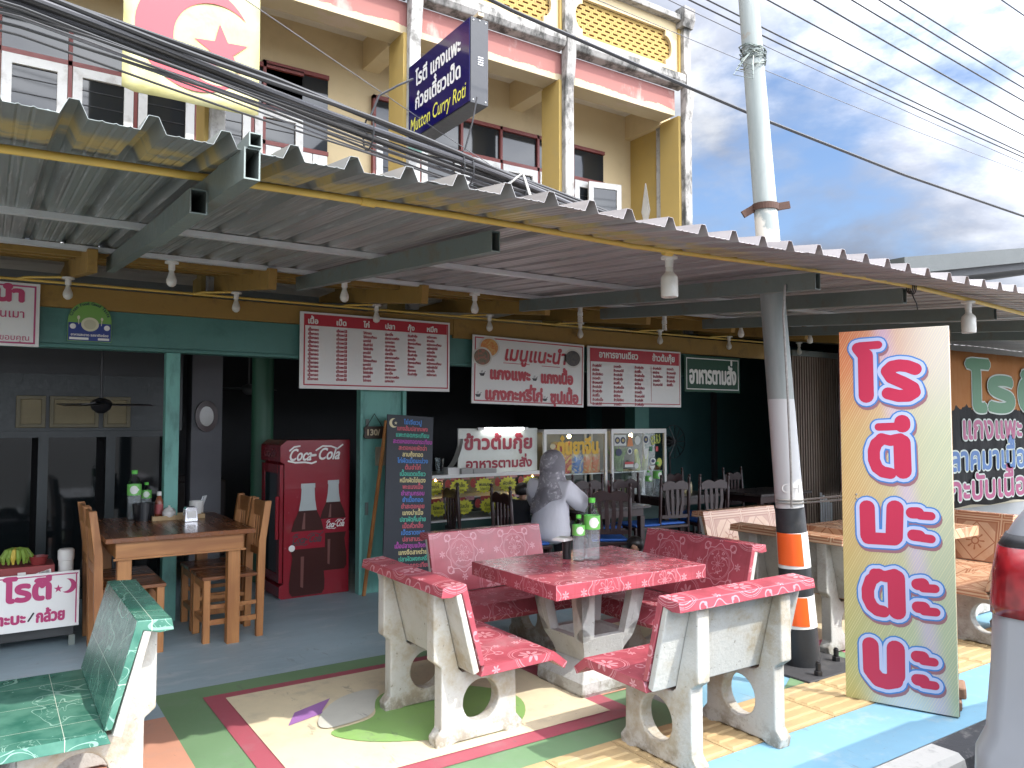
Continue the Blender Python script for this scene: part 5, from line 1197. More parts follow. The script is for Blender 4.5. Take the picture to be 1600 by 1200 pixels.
flat('stickers', t, G1, [rect(.05, .24, 1.35, 1.48), circ(.43, 1.41, .045, rz=.055), circ(.57, 1.42, .055, rz=.06), circ(.30, 1.28, .04), [(.53, 1.31), (.62, 1.31), (.58, 1.18), (.55, 1.18)], circ(.69, 1.15, .05, rz=.04), [(.63, 1.09), (.73, 1.09), (.68, 1.02)], circ(.41, 1.10, .035), rect(.22, .36, 1.085, 1.12)], .008)
flat('sticker_prints', t, G2, [circ(.10, 1.415, .042), circ(.19, 1.415, .042), circ(.57, 1.42, .04, rz=.045), circ(.69, 1.15, .03, rz=.022), circ(.30, 1.28, .025), circ(.12, 1.27, .05, rz=.045)], .006, each=True)
flat('sticker_rings', t, plain('sticker_gold', (.45, .36, .14), .5), [circ(.10, 1.415, .022), circ(.19, 1.415, .022), circ(.57, 1.42, .018)], .004)
flat('orange_sticker', t, G3, [[(.26, 1.34), (.36, 1.34), (.34, 1.44), (.31, 1.48), (.28, 1.44)]], .008)
flat('lime_sticker', t, G4, [circ(.80, 1.13, .045, rz=.055)], .008); flat('red_sticker', t, G5, [rect(.22, .36, 1.12, 1.15), rect(.74, .78, 1.27, 1.33)], .006); flat('green_sticker', t, plain('sticker_green', (.03, .20, .08), .5), [rect(.64, .68, 1.27, 1.33)], .006)
letters('halal_lettering', t, G4, [('حلال', .74, 1.40, .12, {'a': 'c', 'bold': .003, 'w': .14})], .006)
flat('oval_ring', t, G4, [capsule((.74+.085*cos(a), 1.42+.05*sin(a)), (.74+.085*cos(a+.25), 1.42+.05*sin(a+.25)), .003, 4) for a in [k*.25 for k in range(25)]], .007)
rv = random.Random(5)
VG = mat('spring_onion', (.14, .32, .08), .5, vary=.3); VC = mat('cabbage_leaf', (.50, .60, .22), .5, vary=.25); 
q = MB()
for k in range(46): a = rv.uniform(-.9, .9); q.tube([(rv.uniform(-.05, .05), rv.uniform(-.03, .03), 0), (sin(a)*.08, rv.uniform(-.04, .04), .14), (sin(a)*.2, rv.uniform(-.05, .05), .20+.1*cos(a)+rv.uniform(-.03, .03))], [.005, .006, .002], 5)
o = q.build('spring_onions', VG); o.location = (6.52, 7.36, 1.03); tag(o, 'fanned bunch of spring onions in the sticker-covered cabinet', 'vegetables')
for x, a, l in ((6.83, -.12, 'left pale cabbage head standing in the sticker-covered cabinet'), (6.93, .2, 'right pale cabbage head leaning in the sticker-covered cabinet')):
    q = MB()
    for k in range(9):
        b = k*2*pi/9; q.ball((.02*cos(b), .02*sin(b), .13), (.03, .03, .14), 8, 6, Matrix.Rotation(.12, 4, (sin(b), -cos(b), 0)))
    o = q.build('cabbage', VC, None, smooth=True, weld=False); o.location = (x, 7.34, 1.03); o.rotation_euler = (0, a, 0); tag(o, l, 'cabbage')
for i, x in enumerate((7.0, 7.06, 7.12)):
    o = MB().lathe([(.004, .0), (.03, .006), (.04, .03), (.032, .055), (.008, .062)], n=14).build('onion', mat('onion_skin', (.40, .18, .08), .45) if 'onion_skin' not in MATS else MATS['onion_skin'], None, smooth=True); o.location = (x, 7.28, 1.03); tag(o, ['left', 'middle', 'right'][i]+' brown onion at the right end of the sticker-covered cabinet', 'onion', 'onions in the cabinet')
for x, c1, l in ((6.36, (.30, .06, .08), 'dark red packet low in the sticker-covered cabinet'), (6.55, (.30, .32, .12), 'olive packet low in the sticker-covered cabinet'), (6.78, (.50, .46, .36), 'beige packet low in the sticker-covered cabinet'), (6.98, (.52, .50, .46), 'whitish packet low in the sticker-covered cabinet')): packet(x, .66, .18, .26, c1, tuple(q_*.5+.1 for q_ in c1), l)
for x, c1, l in ((5.42, (.36, .10, .12), 'dull red packet on the bottom of the yellow-lettered cabinet'), (5.70, (.16, .18, .12), 'dark green packet on the bottom of the yellow-lettered cabinet'), (5.98, (.40, .14, .16), 'pinkish packet on the bottom of the yellow-lettered cabinet')): packet(x, .66, .2, .26, c1, tuple(q_*.5+.08 for q_ in c1), l)

# ------------------------------------------------------------------ people
SKIN = mat('skin', (.36, .20, .13), .5, vary=.06, bmp=0); BLOUSE = mat("lilac_white_cloth", (.74, .72, .76), .85, vary=.06, bs_=7, bmp=.9, stretch=(2.2, 2.2, .6)); DTR = mat('dark_cloth', (.03, .03, .035), .85, vary=.15); HAIR = mat('black_hair', (.010, .008, .008), .4, vary=.3, stretch=(1, 1, .1), vs=20, bmp=.5, bs_=90)
def hand(nodes, edges, k0, w, d, s, curl=.5):
    """palm and five finger chains after wrist node k0; w wrist, d pointing direction, s thumb side"""
    d = Vector(d).normalized(); s = Vector(s).normalized(); dn = Vector((0, 0, -1))
    pk = len(nodes); nodes.append((tuple(Vector(w)+d*.045), (.024, .014))); edges.append((k0, pk))
    kn = len(nodes); nodes.append((tuple(Vector(w)+d*.082), (.026, .012))); edges.append((pk, kn))
    for i, L in enumerate((.062, .072, .067, .05)):
        o = Vector(w)+d*.088+s*(.027-.018*i); a = len(nodes)
        nodes += [(tuple(o+d*L*.35+dn*L*.12*curl), (.0075, .0075)), (tuple(o+d*L*.7+dn*L*.4*curl), (.007, .007)), (tuple(o+d*L*.9+dn*L*.8*curl), (.0055, .0055))]
        edges += [(kn, a), (a, a+1), (a+1, a+2)]
    a = len(nodes); o = Vector(w)+d*.03
    nodes += [(tuple(o+s*.035+d*.012), (.009, .009)), (tuple(o+s*.05+d*.042+dn*.01), (.0075, .0075)), (tuple(o+s*.052+d*.062+dn*.02), (.006, .006))]; edges += [(pk, a), (a, a+1), (a+1, a+2)]
# local frame: sits facing +Y, right hand side +X, seat at z = 0
def seated(label, loc, rz, k, clothes, trouser, arm='table', floor=False, head_tilt=0.):
    t = thing('person', label, 'person', loc, rz)
    S = lambda p: tuple(c*k for c in p)
    N = []; E_ = []
    def n(p, r, par=None):
        N.append((S(p), (r*k, r*k) if not hasattr(r, '__len__') else tuple(q*k for q in r)))
        if par is not None: E_.append((par, len(N)-1))
        return len(N)-1
    pel = n((0, 0, .10), (.15, .11)); sp1 = n((0, .01, .27), (.13, .095), pel); ch = n((0, .03, .44), (.145, .10), sp1); nk = n((0, .045, .565), .05, ch); hb = n((0, .06, .63), .07, nk); hd = n((0, .07+head_tilt*.05, .72), .098, hb); tp = n((0, .06+head_tilt*.08, .785), .075, hd)
    n((0, .165+head_tilt*.05, .70), .018, hd)
    wr = []
    for s in (-1, 1):
        sh = n((s*.165, .03, .50), .062, ch)
        if arm == 'table': el = n((s*.24, .20, .31), .045, sh); w = n((s*.13, .42, .315), .030, el); d = (-s*.45, .9, -.05)
        else: el = n((s*.22, .12, .26), .042, sh); w = n((s*.14, .32, .20), .028, el); d = (-s*.3, .9, -.3)
        wr.append((w, d, s))
        if floor: kne = n((s*.15, .33, .32), .068, pel); an = n((s*.11, .42, -.0), .042, kne); toe = n((s*.11, .56, -.035), .035, an)
        else: kne = n((s*.12, .42, .07), .075, pel); an = n((s*.12, .44, -.36), .042, kne); toe = n((s*.12, .58, -.405), .036, an)
    for w, d, s in wr: 
        NN = [(p, r) for p, r in N]; hand(NN, E_, w, N[w][0], d, (-s*.9, -.4, .2), .6); N = NN
    skin('body', N, E_, SKIN, t, 2)
    # face: eyes, nose line, mouth, ears
    f = MB()
    for s in (-1, 1): f.ball(S((s*.036, .158+head_tilt*.05, .735)), .012*k, 8, 6)
    f.build('eyes', plain('eye', (.03, .02, .02), .2) if 'eye' not in MATS else MATS['eye'], t, smooth=True); f = MB().ball(S((0, .166, .665)), (.026*k, .012*k, .009*k), 8, 6); f.build('mouth', mat('lips', (.32, .10, .09), .5) if 'lips' not in MATS else MATS['lips'], t, smooth=True)
    f = MB()
    for s in (-1, 1): f.ball(S((s*.103, .065, .71)), (.014*k, .022*k, .035*k), 8, 6)
    f.build('ears', SKIN, t, smooth=True)
    # clothes
    N2 = []; E2 = []
    def m(p, r, par=None):
        N2.append((S(p), (r*k, r*k) if not hasattr(r, '__len__') else tuple(q*k for q in r)))
        if par is not None: E2.append((par, len(N2)-1))
        return len(N2)-1
    a = m((0, -.01, -.05), (.24, .20)); b = m((0, .005, .16), (.205, .165), a); c = m((0, .02, .32), (.185, .14), b); d = m((0, .03, .46), (.168, .12), c); e = m((0, .04, .54), .075, d)
    for s in (-1, 1):
        q1 = m((s*.18, .02, .49), .10, d)
        if arm == 'table': q2 = m((s*.235, .13, .385), .10, q1); q3 = m((s*.26, .215, .29), .092, q2); q4 = m((s*.19, .33, .31), .062, q3); m((s*.15, .39, .315), .046, q4)
        else: q2 = m((s*.205, .085, .37), .065, q1); m((s*.22, .12, .28), .055, q2)
    o = skin('top', N2, E2, clothes, t, 2)
    if 'cloth_folds' not in bpy.data.textures:
        tx = bpy.data.textures.new('cloth_folds', 'CLOUDS'); tx.noise_scale = .11; tx.noise_depth = 2
    md = o.modifiers.new('folds', 'DISPLACE'); md.texture = bpy.data.textures['cloth_folds']; md.strength = .026*k; md.mid_level = .5
    N3 = []; E3 = []
    N3.append((S((0, .02, .08)), (.165*k, .125*k)))
    for s in (-1, 1):
        i = len(N3)
        if floor: N3 += [(S((s*.10, .12, .16)), (.10*k,)*2), (S((s*.15, .33, .32)), (.084*k,)*2), (S((s*.12, .40, .08)), (.06*k,)*2)]
        else: N3 += [(S((s*.10, .16, .09)), (.11*k,)*2), (S((s*.12, .42, .07)), (.092*k,)*2), (S((s*.12, .445, -.30)), (.07*k,)*2)]
        E3 += [(0, i), (i, i+1), (i+1, i+2)]
    skin('trousers', N3, E3, trouser, t, 2)
    sh = MB()
    for s in (-1, 1): p = ((s*.11, .51, -.035) if floor else (s*.12, .53, -.41)); sh.ball(S(p), (.045*k, .12*k, .04*k), 12, 8)
    sh.build('shoes', BLK, t, smooth=True)
    return t
w = seated('woman in grey patterned headscarf and loose pale blouse seated with her back turned', (4.72, 6.36, .455), R(-66), 1.06, BLOUSE, DTR)
m, nt, bs = newmat('grey_scarf'); n1 = noise(nt, coords(nt), 6, 3, .5, .4); n2 = noise(nt, coords(nt), 34, 3, .5, .3)
c = mixc(nt, n1.step(.40, .55), (.23, .215, .235), (.36, .34, .365)); c = mixc(nt, n2.step(.56, .62)*n1.step(.42, .5), c, (.62, .59, .61)); setc(nt, bs, c); bs.inputs['Roughness'].default_value = .8
q = MB(); ns = 40
ring = [(.855, .02, .02), (.845, .06, .055), (.82, .095, .09), (.77, .120, .118), (.71, .128, .128), (.65, .125, .125), (.60, .122, .118), (.555, .150, .125), (.52, .185, .145), (.485, .212, .162), (.455, .218, .166), (.43, .214, .165)]
for i, (z, rx, ry) in enumerate(ring):
    fold = max(0, i-5)*.006
    for j in range(ns):
        a = 2*pi*j/ns; front = max(0, sin(a)); back = max(0, -sin(a))
        open_ = 1.0 if i > 6 or i < 2 else 1-.26*front**2          # the face opening
        zz = z - (.05*back**1.5 if i > 8 else 0) - (.17*max(0, cos(a-3.5))*max(0, i-6)/5)
        ax = a+.25*sin(i*.5); rr = 1+fold*sin(7*ax+i*.9)+fold*.5*sin(13*ax)
        q.v.append((rx*rr*cos(a)*1.05, (ry*rr*sin(a)*open_+.06-.01*i*.3)*1.05, zz*1.06))
for i in range(len(ring)-1):
    for j in range(ns): q.f.append((i*ns+j, i*ns+(j+1) % ns, (i+1)*ns+(j+1) % ns, (i+1)*ns+j))
q.f.append(tuple(range(ns)))
o = q.build('headscarf', m, w, smooth=True); md = o.modifiers.new('solid', 'SOLIDIFY'); md.thickness = .006; o.modifiers.new('sub', 'SUBSURF').render_levels = 1
def hair_cap(t, k):
    q = MB(); n = 22
    for i, (z, r) in enumerate(((.845, .015), (.838, .05), (.815, .088), (.775, .112), (.73, .118), (.69, .114), (.655, .10))):
        for j in range(n):
            a = 2*pi*j/n; f = max(0, sin(a)); rr = r*(1+.03*sin(a*9+i))
            zz = z+(.06*f*f if i > 3 else 0)*min(1, (i-3)/2)
            q.v.append((rr*cos(a)*k, (rr*sin(a)*(1-.06*f)+.055)*k, zz*k))
    for i in range(6):
        for j in range(n): q.f.append((i*n+j, i*n+(j+1) % n, (i+1)*n+(j+1) % n, (i+1)*n+j))
    q.f.append(tuple(range(n))); o = q.build('hair', HAIR, t, smooth=True); md = o.modifiers.new('solid', 'SOLIDIFY'); md.thickness = .014*k; md.offset = 1
c1 = seated('black-haired child in dark clothes sitting beside the woman, seen from behind past a chair post', (4.78, 6.98, .455), R(-75), .62, mat('dark_shirt', (.03, .032, .04), .85), DTR); hair_cap(c1, .62)
c2 = seated('small black-haired child crouching on the floor behind the red table', (5.15, 5.58, .03), R(130), .62, mat('child_shirt', (.04, .045, .06), .85), DTR, 'lap', True, .4); hair_cap(c2, .62)

# ------------------------------------------------------------------ left stall: cart, sign, crate, bananas, flask
t = thing('roti_cart', 'dark low stall counter at the left edge behind the white sign', 'counter', (0, 6.60, 0))
MB().bx(-.9, .60, .02, .42, .42, .49).bx(-.88, .56, .05, .40, .08, .42).build('counter', mat('dark_counter', (.03, .032, .032), .4, vary=.2), t, bevel=.004)
q = MB()
for x in (-.85, .55): q.bx(x-.02, x+.02, .05, .09, 0, .08).bx(x-.02, x+.02, .35, .39, 0, .08)
q.build('feet', STEEL, t)
t = thing('roti_sign', 'white sign with magenta Thai letters, star and crescent leaning against the dark stall', 'sign', (-.75, 6.56, .165)); t.rotation_euler = (R(-2), R(0), 0)
MB().bx(0, 1.335, 0, .012, 0, .395).build('panel', SHEETW, t, bevel=.002); flat('border', t, MAG, [rect(0.01, 1.325, .372, .380), rect(1.310, 1.318, .02, .380)])
letters('lettering', t, MAG, [('โรตี', .87, .215, .20, {'w': .28, 'bold': .010}), ('มะตะบะ', 1.0, .06, .10, {'a': 'r', 'bold': .005}), ('กล้วย', 1.07, .055, .11, {'w': .17, 'bold': .005})])
flat('star_and_crescent', t, MAG, [star(1.20, .275, .030, 5, .4), crescent(1.262, .29, .052, 1.235, .297, .046)]); flat('banana_mark', t, BLKP, [capsule((1.02, .07), (1.05, .12), .006, 5)])
t = thing('red_crate', 'dark red crate with white stickers on the left stall counter', 'crate', (-.25, 6.66, .49))
MB().bx(0, .68, 0, .30, 0, .112).build('box', mat('crate_red', (.22, .03, .03), .5), t, bevel=.004); flat('stickers', t, WHT, [rect(.45, .50, .035, .075), [(.57, .02), (.66, .045), (.655, .085), (.565, .06)], rect(.35, .45, .045, .051)]); flat('barcode', t, BLKP, [[(.585+.008*k, .035+.002*k), (.589+.008*k, .036+.002*k), (.589+.008*k, .066+.002*k), (.585+.008*k, .065+.002*k)] for k in range(8)], -.005)
t = thing('banana_bunch', 'bunch of green and yellow bananas on the red crate', 'bananas', (.19, 6.78, .602))
BG = mat('banana_green', (.17, .26, .04), .45, vary=.2); BY = mat('banana_yellow', (.50, .38, .06), .45, vary=.2)
for k in range(8):
    a = -1.3+k*.37; r = .075+.01*(k % 2); P = [(sin(a)*.02, -.03*cos(a), .125), (sin(a)*r*.8, -.05*cos(a)-.02, .11), (sin(a)*r*1.15, -.07*cos(a)-.02, .065), (sin(a)*r*1.1, -.06*cos(a)-.02, .018)]
    MB().tube(P, [.008, .017, .019, .007], 8).build('banana', BY if k in (3,) else BG, t, smooth=True)
o = MB().lathe([(.045, 0), (.06, .05), (.064, .06), (.058, .06), (.042, .008), (.001, .008)], n=18).build('red_bowl', mat('bowl_red', (.20, .03, .03), .35), None, smooth=True); o.location = (.33, 6.74, .602); tag(o, 'small dark red bowl on the crate right of the bananas', 'bowl')
t = thing('white_flask', 'white lidded flask standing at the right end of the stall counter', 'flask', (.505, 6.72, .49))
MB().lathe([(.046, 0), (.05, .01), (.05, .13)], n=20).build('body', WHITE, t, smooth=True); MB().lathe([(.053, .132), (.055, .15), (.055, .20), (.045, .212), (.001, .212)], n=20).build('lid', WHITE, t, smooth=True)

# ------------------------------------------------------------------ inside the shop
GILT = mat('dull_gilt', (.085, .07, .03), .5, vary=.3); PAPER = mat('old_paper', (.16, .13, .065), .6, vary=.25)
for x0, x1, l in ((.20, .43, 'leftmost gilt-framed picture on the dark wall'), (.46, .86, 'widest gilt-framed picture, middle of the three on the dark wall'), (.90, 1.13, 'gilt-framed picture behind the ceiling fan, rightmost of the three')):
    t = thing('picture_frame', l, 'picture', (x0, 8.28, 1.59), 0, 'framed pictures on the dark wall'); w_ = x1-x0
    MB().prism(rect(0, w_, 0, .29), [rect(.035, w_-.035, .035, .255)], -.01, .02, 'y').build('frame', GILT, t, bevel=.004); MB().bx(.034, w_-.034, .004, .012, .034, .256).build('picture', PAPER, t)
def fan(loc, rz, label, m, drop):
    t = thing('ceiling_fan', label, 'ceiling fan', loc, rz)
    MB().cyl((0, 0, 0), (0, 0, drop), .012, n=8).build('rod', m, t); MB().lathe([(.02, .05), (.07, .03), (.09, 0), (.07, -.05), (.03, -.08), (.001, -.085)], n=18).build('motor', m, t, smooth=True)
    for k in range(3):
        MB().bx(.08, .42, -.05, .05, -.012, -.004, Matrix.Rotation(k*2*pi/3, 4, 'Z')@Matrix.Rotation(.15, 4, 'X')).build('blade', m, t)
fan((.80, 7.55, 1.80), .2, 'black ceiling fan hanging on a long rod before the framed pictures', mat('black_fan', (.012, .012, .014), .35), .65)
fan((2.6, 9.6, 2.05), .5, 'pale ceiling fan deep in the back room left of the green column', mat('pale_fan', (.22, .22, .22), .5), .7)
t = thing('wall_clock', 'oval dark-framed mirror clock on the pale pillar at the back', 'clock', (1.86, 8.44, 1.70))
MB().lathe([(.14, 0), (.14, .03), (.09, .035), (.088, .02)], n=24, M=Matrix.Rotation(pi/2, 4, 'X')@Matrix.Diagonal((.8, 1.15, 1, 1))).build('frame', DW, t, smooth=True); MB().lathe([(.09, 0), (.09, .022), (.001, .0225)], n=24, M=Matrix.Rotation(pi/2, 4, 'X')@Matrix.Diagonal((.8, 1.15, 1, 1))).build('face', mat('clock_face', (.22, .21, .18), .15), t, smooth=True)
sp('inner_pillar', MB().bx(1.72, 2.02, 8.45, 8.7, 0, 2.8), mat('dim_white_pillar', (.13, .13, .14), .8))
o = MB().bx(0, .75, 0, .5, 0, .92).bx(.05, .7, .02, .1, .92, 1.0).build('back_cupboard', mat('dark_cupboard', (.03, .018, .016), .5), None, bevel=.01); o.location = (1.7, 10.0, 0); tag(o, 'dark cupboard deep in the back room left of the fridge', 'cupboard')
t = thing('stand_fan', 'black pedestal fan standing against the dark teal inner wall', 'fan', (8.35, 8.3, 0))
MB().lathe([(.2, 0), (.2, .03), (.02, .05), (.018, 1.2)], n=18).build('stand', MATS['black_fan'], t, smooth=True)
q = MB()
for k in range(14): q.tube([(.24*cos(a), -.08+.08*abs(sin(k*.22))*0, 1.35+.24*sin(a)) for a in [2*pi*j/24 for j in range(25)]] if k == 0 else [(0, -.12, 1.35), (.24*cos(k*2*pi/13), -.08, 1.35+.24*sin(k*2*pi/13))], .006, 5)
q.build('guard', MATS['black_fan'], t); MB().ball((0, .02, 1.35), (.08, .12, .08)).build('motor', MATS['black_fan'], t, smooth=True)

# ------------------------------------------------------------------ right side: folding gate, banners, wall, neighbour
t = thing('folding_gate', 'brown folding metal gate of narrow vertical slats right of the utility pole', 'gate', (9.45, 7.0, 0))
FG = mat('brown_gate', (.30, .22, .16), .5, .3, vary=.25, dirt=(.25, .2, .14)); q = MB()
for k in range(24):
    x = k*.0565; q.prism([(x, -.03), (x+.030, -.03), (x+.034, 0), (x+.030, .03), (x, .03), (x+.006, 0)], [], 0, 2.58, 'z')
q.build('slats', FG, t, weld=False); MB().bx(-.02, 1.4, -.05, .05, 2.58, 2.66).build('top_track', STEEL, t); MB().bx(-.02, 1.4, .04, .045, 0, 2.58).build('dark_gap_sheet', DARKW, t)  # dark sheet behind the slats stands for the unlit interior in the gaps
q = MB()
for k in range(5): q.bx(.55+k*.06, .59+k*.06, -.06, -.05, .02, .62-.04*k)
q.build('lower_plates', GALV, t)
m, nt, bs = newmat('red_vinyl'); n = noise(nt, coords(nt), 3, 3); setc(nt, bs, mixc(nt, n, (.10, .012, .014), (.16, .02, .02))); bs.inputs['Roughness'].default_value = .35; bump(nt, bs, n, .6, .05)
t = thing('red_banner', 'dark red banner with yellow writing hanging between the folding gate and the tall sign', 'banner', (10.30, 6.8, .62))
MB().bx(0, .7, 0, .012, 0, 2.08).build('cloth', m, t); letters('lettering', t, plain('print_gold', (.60, .42, .03), .45), [('ร้านอาหาร', .12, 1.55, .3, {'bold': .01}), ('มุสลิม', .14, .62, .26, {'bold': .008}), ('ฮาลาล', .08, .3, .26, {'bold': .008})])
t = thing('street_banner', 'orange and black vinyl banner with a big green word, hung behind the tall sign', 'banner', (9.15, 5.0, .60))
m, nt, bs = newmat('orange_black_vinyl'); x, y, z = sep(nt, coords(nt)); n = noise(nt, coords(nt), 5, 5, .65); big_ = noise(nt, vscale(nt, coords(nt), (1, 1, .35)), 2.2, 3)
c = mixc(nt, n, (.28, .10, .025), (.34, .15, .05)); c = mixc(nt, (z-(1.22+(n-.5)*.35)).lt(0), c, (.010, .010, .011)); setc(nt, bs, c); bs.inputs['Roughness'].default_value = .75; bs.inputs['Specular IOR Level'].default_value = .2; bump(nt, bs, big_, .7, .06)
q = MB(); nx, nz = 30, 12
for i in range(nx+1):
    for j in range(nz+1): q.v.append((3.4*i/nx, .02*sin(i*1.3+j*.3)*.5, 1.93*j/nz-(.03*sin(pi*i/nx*3)**2 if j == 0 else 0)))
for i in range(nx):
    for j in range(nz): q.f.append((i*(nz+1)+j, (i+1)*(nz+1)+j, (i+1)*(nz+1)+j+1, i*(nz+1)+j+1))
o = q.build('cloth', m, t, smooth=True, recalc=False); md = o.modifiers.new('solid', 'SOLIDIFY'); md.thickness = .003; md.offset = 1
PK = plain('banner_pink_text', (.24, .03, .10), .5)
for dr_, mm, y_ in ((.030, plain('banner_pale', (.36, .40, .36), .5), -.016), (.012, plain('banner_leaf', (.015, .115, .035), .5), -.018)):
    letters('big_lettering', t, mm, [('โรตี', 1.10, 1.20, .74, {'w': 2.2, 'bold': dr_+.03})], y_)
for txt, u, v, mm, w_ in (('แกงแพะ', 1.75, .83, PK, 1.55), ('ลาคมาเนื้อ', 1.62, .44, plain('banner_blue_text', (.025, .09, .24), .5), 1.95), ('กะบับเนื้อ', 1.60, .07, PK, 1.95)):
    letters('line_border', t, MATS['banner_pale'], [(txt, u, v, .40, {'w': w_, 'a': 'c', 'bold': .032})], -.016); letters('line_lettering', t, mm, [(txt, u, v, .40, {'w': w_, 'a': 'c', 'bold': .013})], -.018)
t = thing('low_wall', 'low grey roadside wall with a pale coping behind the brown benches', 'wall', (11.5, 5.5, 0)); MB().bx(-2.4, 9, 0, .2, 0, .46).build('wall', mat('grey_render', (.34, .35, .35), .85, vary=.12), t); MB().bx(-2.42, 9, -.03, .23, .46, .53).build('coping', mat('cream_coping', (.50, .45, .34), .8), t, bevel=.01)
LEAF = mat('shrub_leaf', (.07, .14, .03), .5, vary=.4); rl = random.Random(9)
for i, (x, l) in enumerate(((10.4, 'leafy green shrub just over the low wall behind the tall sign'), (13.0, 'leafy green shrub over the low wall at the right edge'))):
    t = thing('shrub', l, 'shrub', (x, 5.95, 0), 0, 'shrubs behind the low wall'); q = MB()
    for k in range(700):
        a, b, r = rl.uniform(0, 2*pi), rl.uniform(-1, 1), rl.uniform(.3, 1)**.5; p = Vector((.5*r*cos(a)*sqrt(1-b*b), .3*r*sin(a)*sqrt(1-b*b), .52+.26*r*b)); M = Matrix.Translation(p)@Matrix.Rotation(rl.uniform(0, 6), 4, Vector((rl.uniform(-1, 1), rl.uniform(-1, 1), rl.uniform(-1, 1))).normalized())
        q.add([(0, 0, 0), (.018, .03, .004), (0, .075, 0), (-.018, .03, .004)], [(0, 1, 2, 3)], M)
    q.build('leaves', LEAF, t, recalc=False, weld=False); s = MB()
    for k in range(7): s.tube([(0, 0, 0), (rl.uniform(-.2, .2), rl.uniform(-.1, .1), .3), (rl.uniform(-.4, .4), rl.uniform(-.2, .2), .6)], [.012, .008, .004], 6)
    s.build('stems', mat('bark', (.09, .065, .045), .8) if 'bark' not in MATS else MATS['bark'], t)
t = thing('neighbour_building', 'grey flat-roofed building with a deep dark eave beyond the right end of the awning', 'building', (13.2, 7, 0))
MB().bx(.05, 14, .6, 8, 0, 3.6).build('walls', mat('dim_render', (.10, .10, .10), .85, vary=.15), t)
r_ = MB(); r_.prism([(-1.8, 3.86), (14, 6.4), (14, 6.65), (-1.8, 4.12)], [], -.6, 8.5, 'y'); r_.build('roof', mat('grey_roof', (.06, .068, .068), .7, vary=.15), t); r_ = MB(); r_.prism([(-1.8, 3.74), (14, 6.28), (14, 6.398), (-1.8, 3.858)], [], -.5, 8.4, 'y'); r_.build('eave', DARKG, t)

# ------------------------------------------------------------------ parked silver car, rear left corner in view
t = thing('parked_car', 'silver parked car at the lower right showing its red rear light', 'car', (2.80, .50, -.13)); t.scale = (1, 1, 1.20)
SIL = mat('silver_paint', (.27, .28, .30), .38, .3, vary=.03, bmp=0, coat=.3); CG = plain('car_glass', (.012, .014, .016), .04)
def outline(x0, x1, hw, rc=.34, n=9, rf=.5):
    P = []
    for cx_, cy_, a0, rr in ((x0+rc, hw-rc, pi, rc), (x0+rc, -hw+rc, pi/2*3, rc)): pass
    def arc(cx_, cy_, a0, a1, rx, ry): return [(cx_+rx*cos(a0+(a1-a0)*i/n), cy_+ry*sin(a0+(a1-a0)*i/n)) for i in range(n+1)]
    P += arc(x1-rf, hw-rf*.8, pi/2, 0, rf, rf*.8)[::-1] + arc(x0+rc, hw-rc*.75, pi/2, pi, rc, rc*.75) + arc(x0+rc, -hw+rc*.75, pi, pi*1.5, rc, rc*.75) + arc(x1-rf, -hw+rf*.8, -pi/2, 0, rf, rf*.8)
    return P
def loft(name, rows, m, par, smooth=True):
    q = MB(); n = None
    for z, x0, x1, hw, rc in rows:
        P = outline(x0, x1, hw, rc); n = len(P); q.v += [(x, y, z) for x, y in P]
    for i in range(len(rows)-1):
        for j in range(n): q.f.append((i*n+j, i*n+(j+1) % n, (i+1)*n+(j+1) % n, (i+1)*n+j))
    q.f += [tuple(range(n)), tuple((len(rows)-1)*n+j for j in range(n))]
    return q.build(name, m, par, smooth=smooth)
HW = .86
loft('body', [(.22, .03, 4.15, HW-.04, .13), (.30, -.04, 4.25, HW+.02, .13), (.50, -.055, 4.3, HW+.03, .13), (.57, -.05, 4.3, HW+.028, .13), (.62, -.01, 4.3, HW+.012, .13), (.80, .02, 4.28, HW+.004, .13), (.95, .035, 4.2, HW, .13), (1.05, .042, 3.3, HW-.005, .13), (1.13, .055, 3.2, HW-.02, .13), (1.20, .09, 3.1, HW-.055, .13), (1.28, .155, 3.0, HW-.11, .13), (1.33, .40, 2.9, HW-.14, .13), (1.44, .80, 2.45, HW-.20, .13), (1.48, 1.0, 2.3, HW-.27, .13)], SIL, t)
0 and loft('cabin_glass', [(1.101, .10, 3.05, HW-.07, .13), (1.30, .18, 2.75, HW-.12, .40), (1.50, .30, 2.45, HW-.18, .42)], CG, t)
0 and loft('roof', [(1.501, .24, 2.42, HW-.16, .42), (1.54, .30, 2.3, HW-.2, .42), (1.565, .45, 2.1, HW-.30, .40)], SIL, t)
0 and loft('rear_shelf', [(1.26, .02, .5, HW-.10, .40), (1.29, .0, .5, HW-.11, .40), (1.31, .06, .5, HW-.13, .40)], SIL, t)
m, nt, bs = newmat('tail_lamp_red'); x, y, z = sep(nt, coords(nt)); n = noise(nt, coords(nt), 14, 2); setc(nt, bs, mixc(nt, n.step(.35, .65), (.12, .005, .008), (.24, .012, .016))); bs.inputs['Roughness'].default_value = .18; bs.inputs['Coat Weight'].default_value = .2
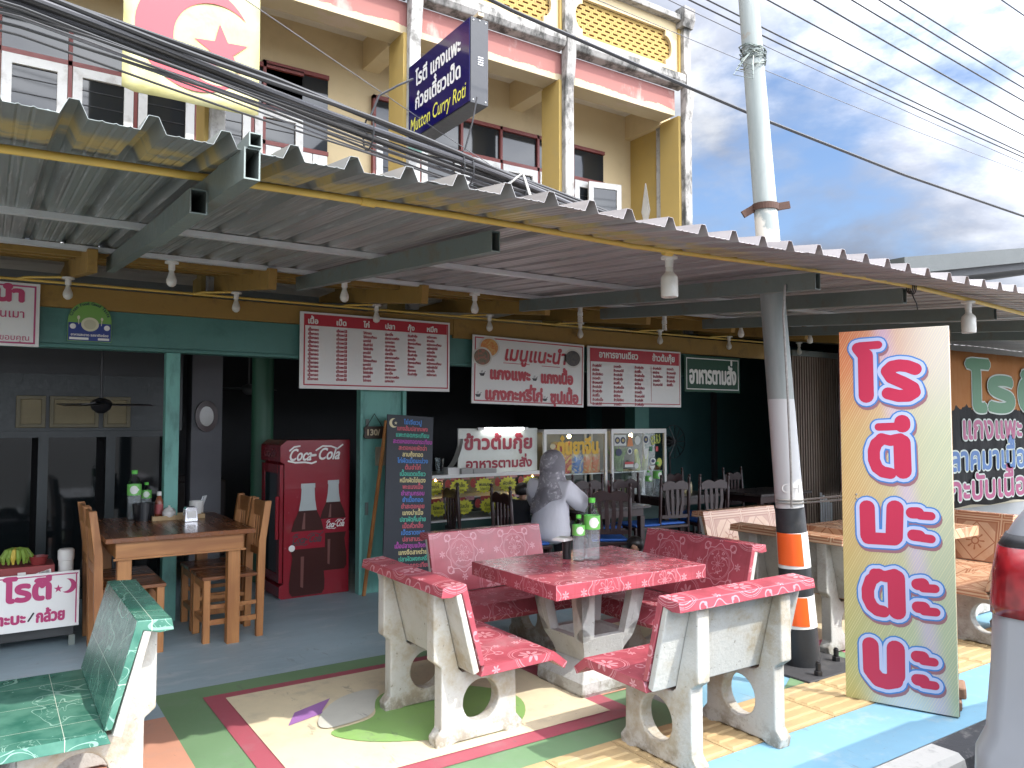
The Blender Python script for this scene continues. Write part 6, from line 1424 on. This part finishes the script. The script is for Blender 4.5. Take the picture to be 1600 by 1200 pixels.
def corner(name, zs, j0, j1, m, ex=.010, side=1, tail=0., x1=4.2):
    q = MB(); k = None
    for z, x0, hw, rc in zs:
        P = outline(x0-ex, x1, hw+ex, rc); P = P[j0:j1] + ([(P[j1-1][0], P[j1-1][1]-tail)] if tail else []); k = len(P); q.v += [(x, side*y, z) for x, y in P]
    for i in range(len(zs)-1):
        for j in range(k-1): q.f.append((i*k+j, i*k+j+1, (i+1)*k+j+1, (i+1)*k+j))
    o = q.build(name, m, t, smooth=True); md = o.modifiers.new('solid', 'SOLIDIFY'); md.thickness = .014; md.offset = -1
    return o
for s in (1, -1):
    corner('tail_light', [(.94, .035, HW, .13), (.97, .037, HW-.001, .13), (1.05, .042, HW-.005, .13), (1.13, .055, HW-.02, .13)], 12, 20, m, .006, s, .20)
    corner('lamp_shroud', [(1.134, .057, HW-.022, .13), (1.165, .073, HW-.038, .13)], 11, 20, BLK, .005, s, .55)
    corner('rear_reflector', [(.40, -.048, HW+.025, .13), (.47, -.053, HW+.0285, .13)], 17, 20, MATS['sticker_red'], .005, s, .18)
    corner('reflector_bezel', [(.385, -.046, HW+.0243, .13), (.485, -.054, HW+.0292, .13)], 16, 20, BLK, .002, s, .20)
    corner('side_window', [(1.335, .42, HW-.142, .13), (1.42, .73, HW-.19, .13)], 9, 11, CG, .004, s, x1=2.5)
corner('rear_window', [(1.335, .42, HW-.142, .13), (1.42, .73, HW-.19, .13)], 18, 22, CG, .004)
loft('lower_trim', [(.17, .04, 4.1, HW-.05, .13), (.225, .02, 4.16, HW-.03, .13)], BLK, t)
for x in (.85, 3.4):
    for s in (-1, 1):
        w_ = MB().lathe([(.18, -.10), (.30, -.10), (.325, -.06), (.325, .06), (.30, .10), (.18, .10)], n=28, M=Matrix.Translation((x, s*.76, .325))@Matrix.Rotation(pi/2, 4, 'X')).build('wheel', BLK, t, smooth=True); MB().lathe([(.18, -.085), (.05, -.10), (.05, .10), (.18, .085)], n=14, M=Matrix.Translation((x, s*.76, .325))@Matrix.Rotation(pi/2, 4, 'X')).build('rim', GALV, w_)
MB().bx(-.02, -.005, -.26, .26, .62, .74).build('number_plate', plain('plate_white', (.6, .6, .58), .4), t)
q = MB(); q.bx(-.16, .16, -.05, .05, 0, .07).bx(-.10, .12, -.08, .03, .07, .16); o = q.build('rubble', mat('brick_rubble', (.24, .14, .09), .9, vary=.3, bs_=30, bmp=.8), None, bevel=.015); o.location = (4.72, 2.42, .004); o.rotation_euler = (0, 0, .5); o.scale = (.8, .8, .75); tag(o, 'broken bricks weighing down the back of the tall sign', 'bricks')
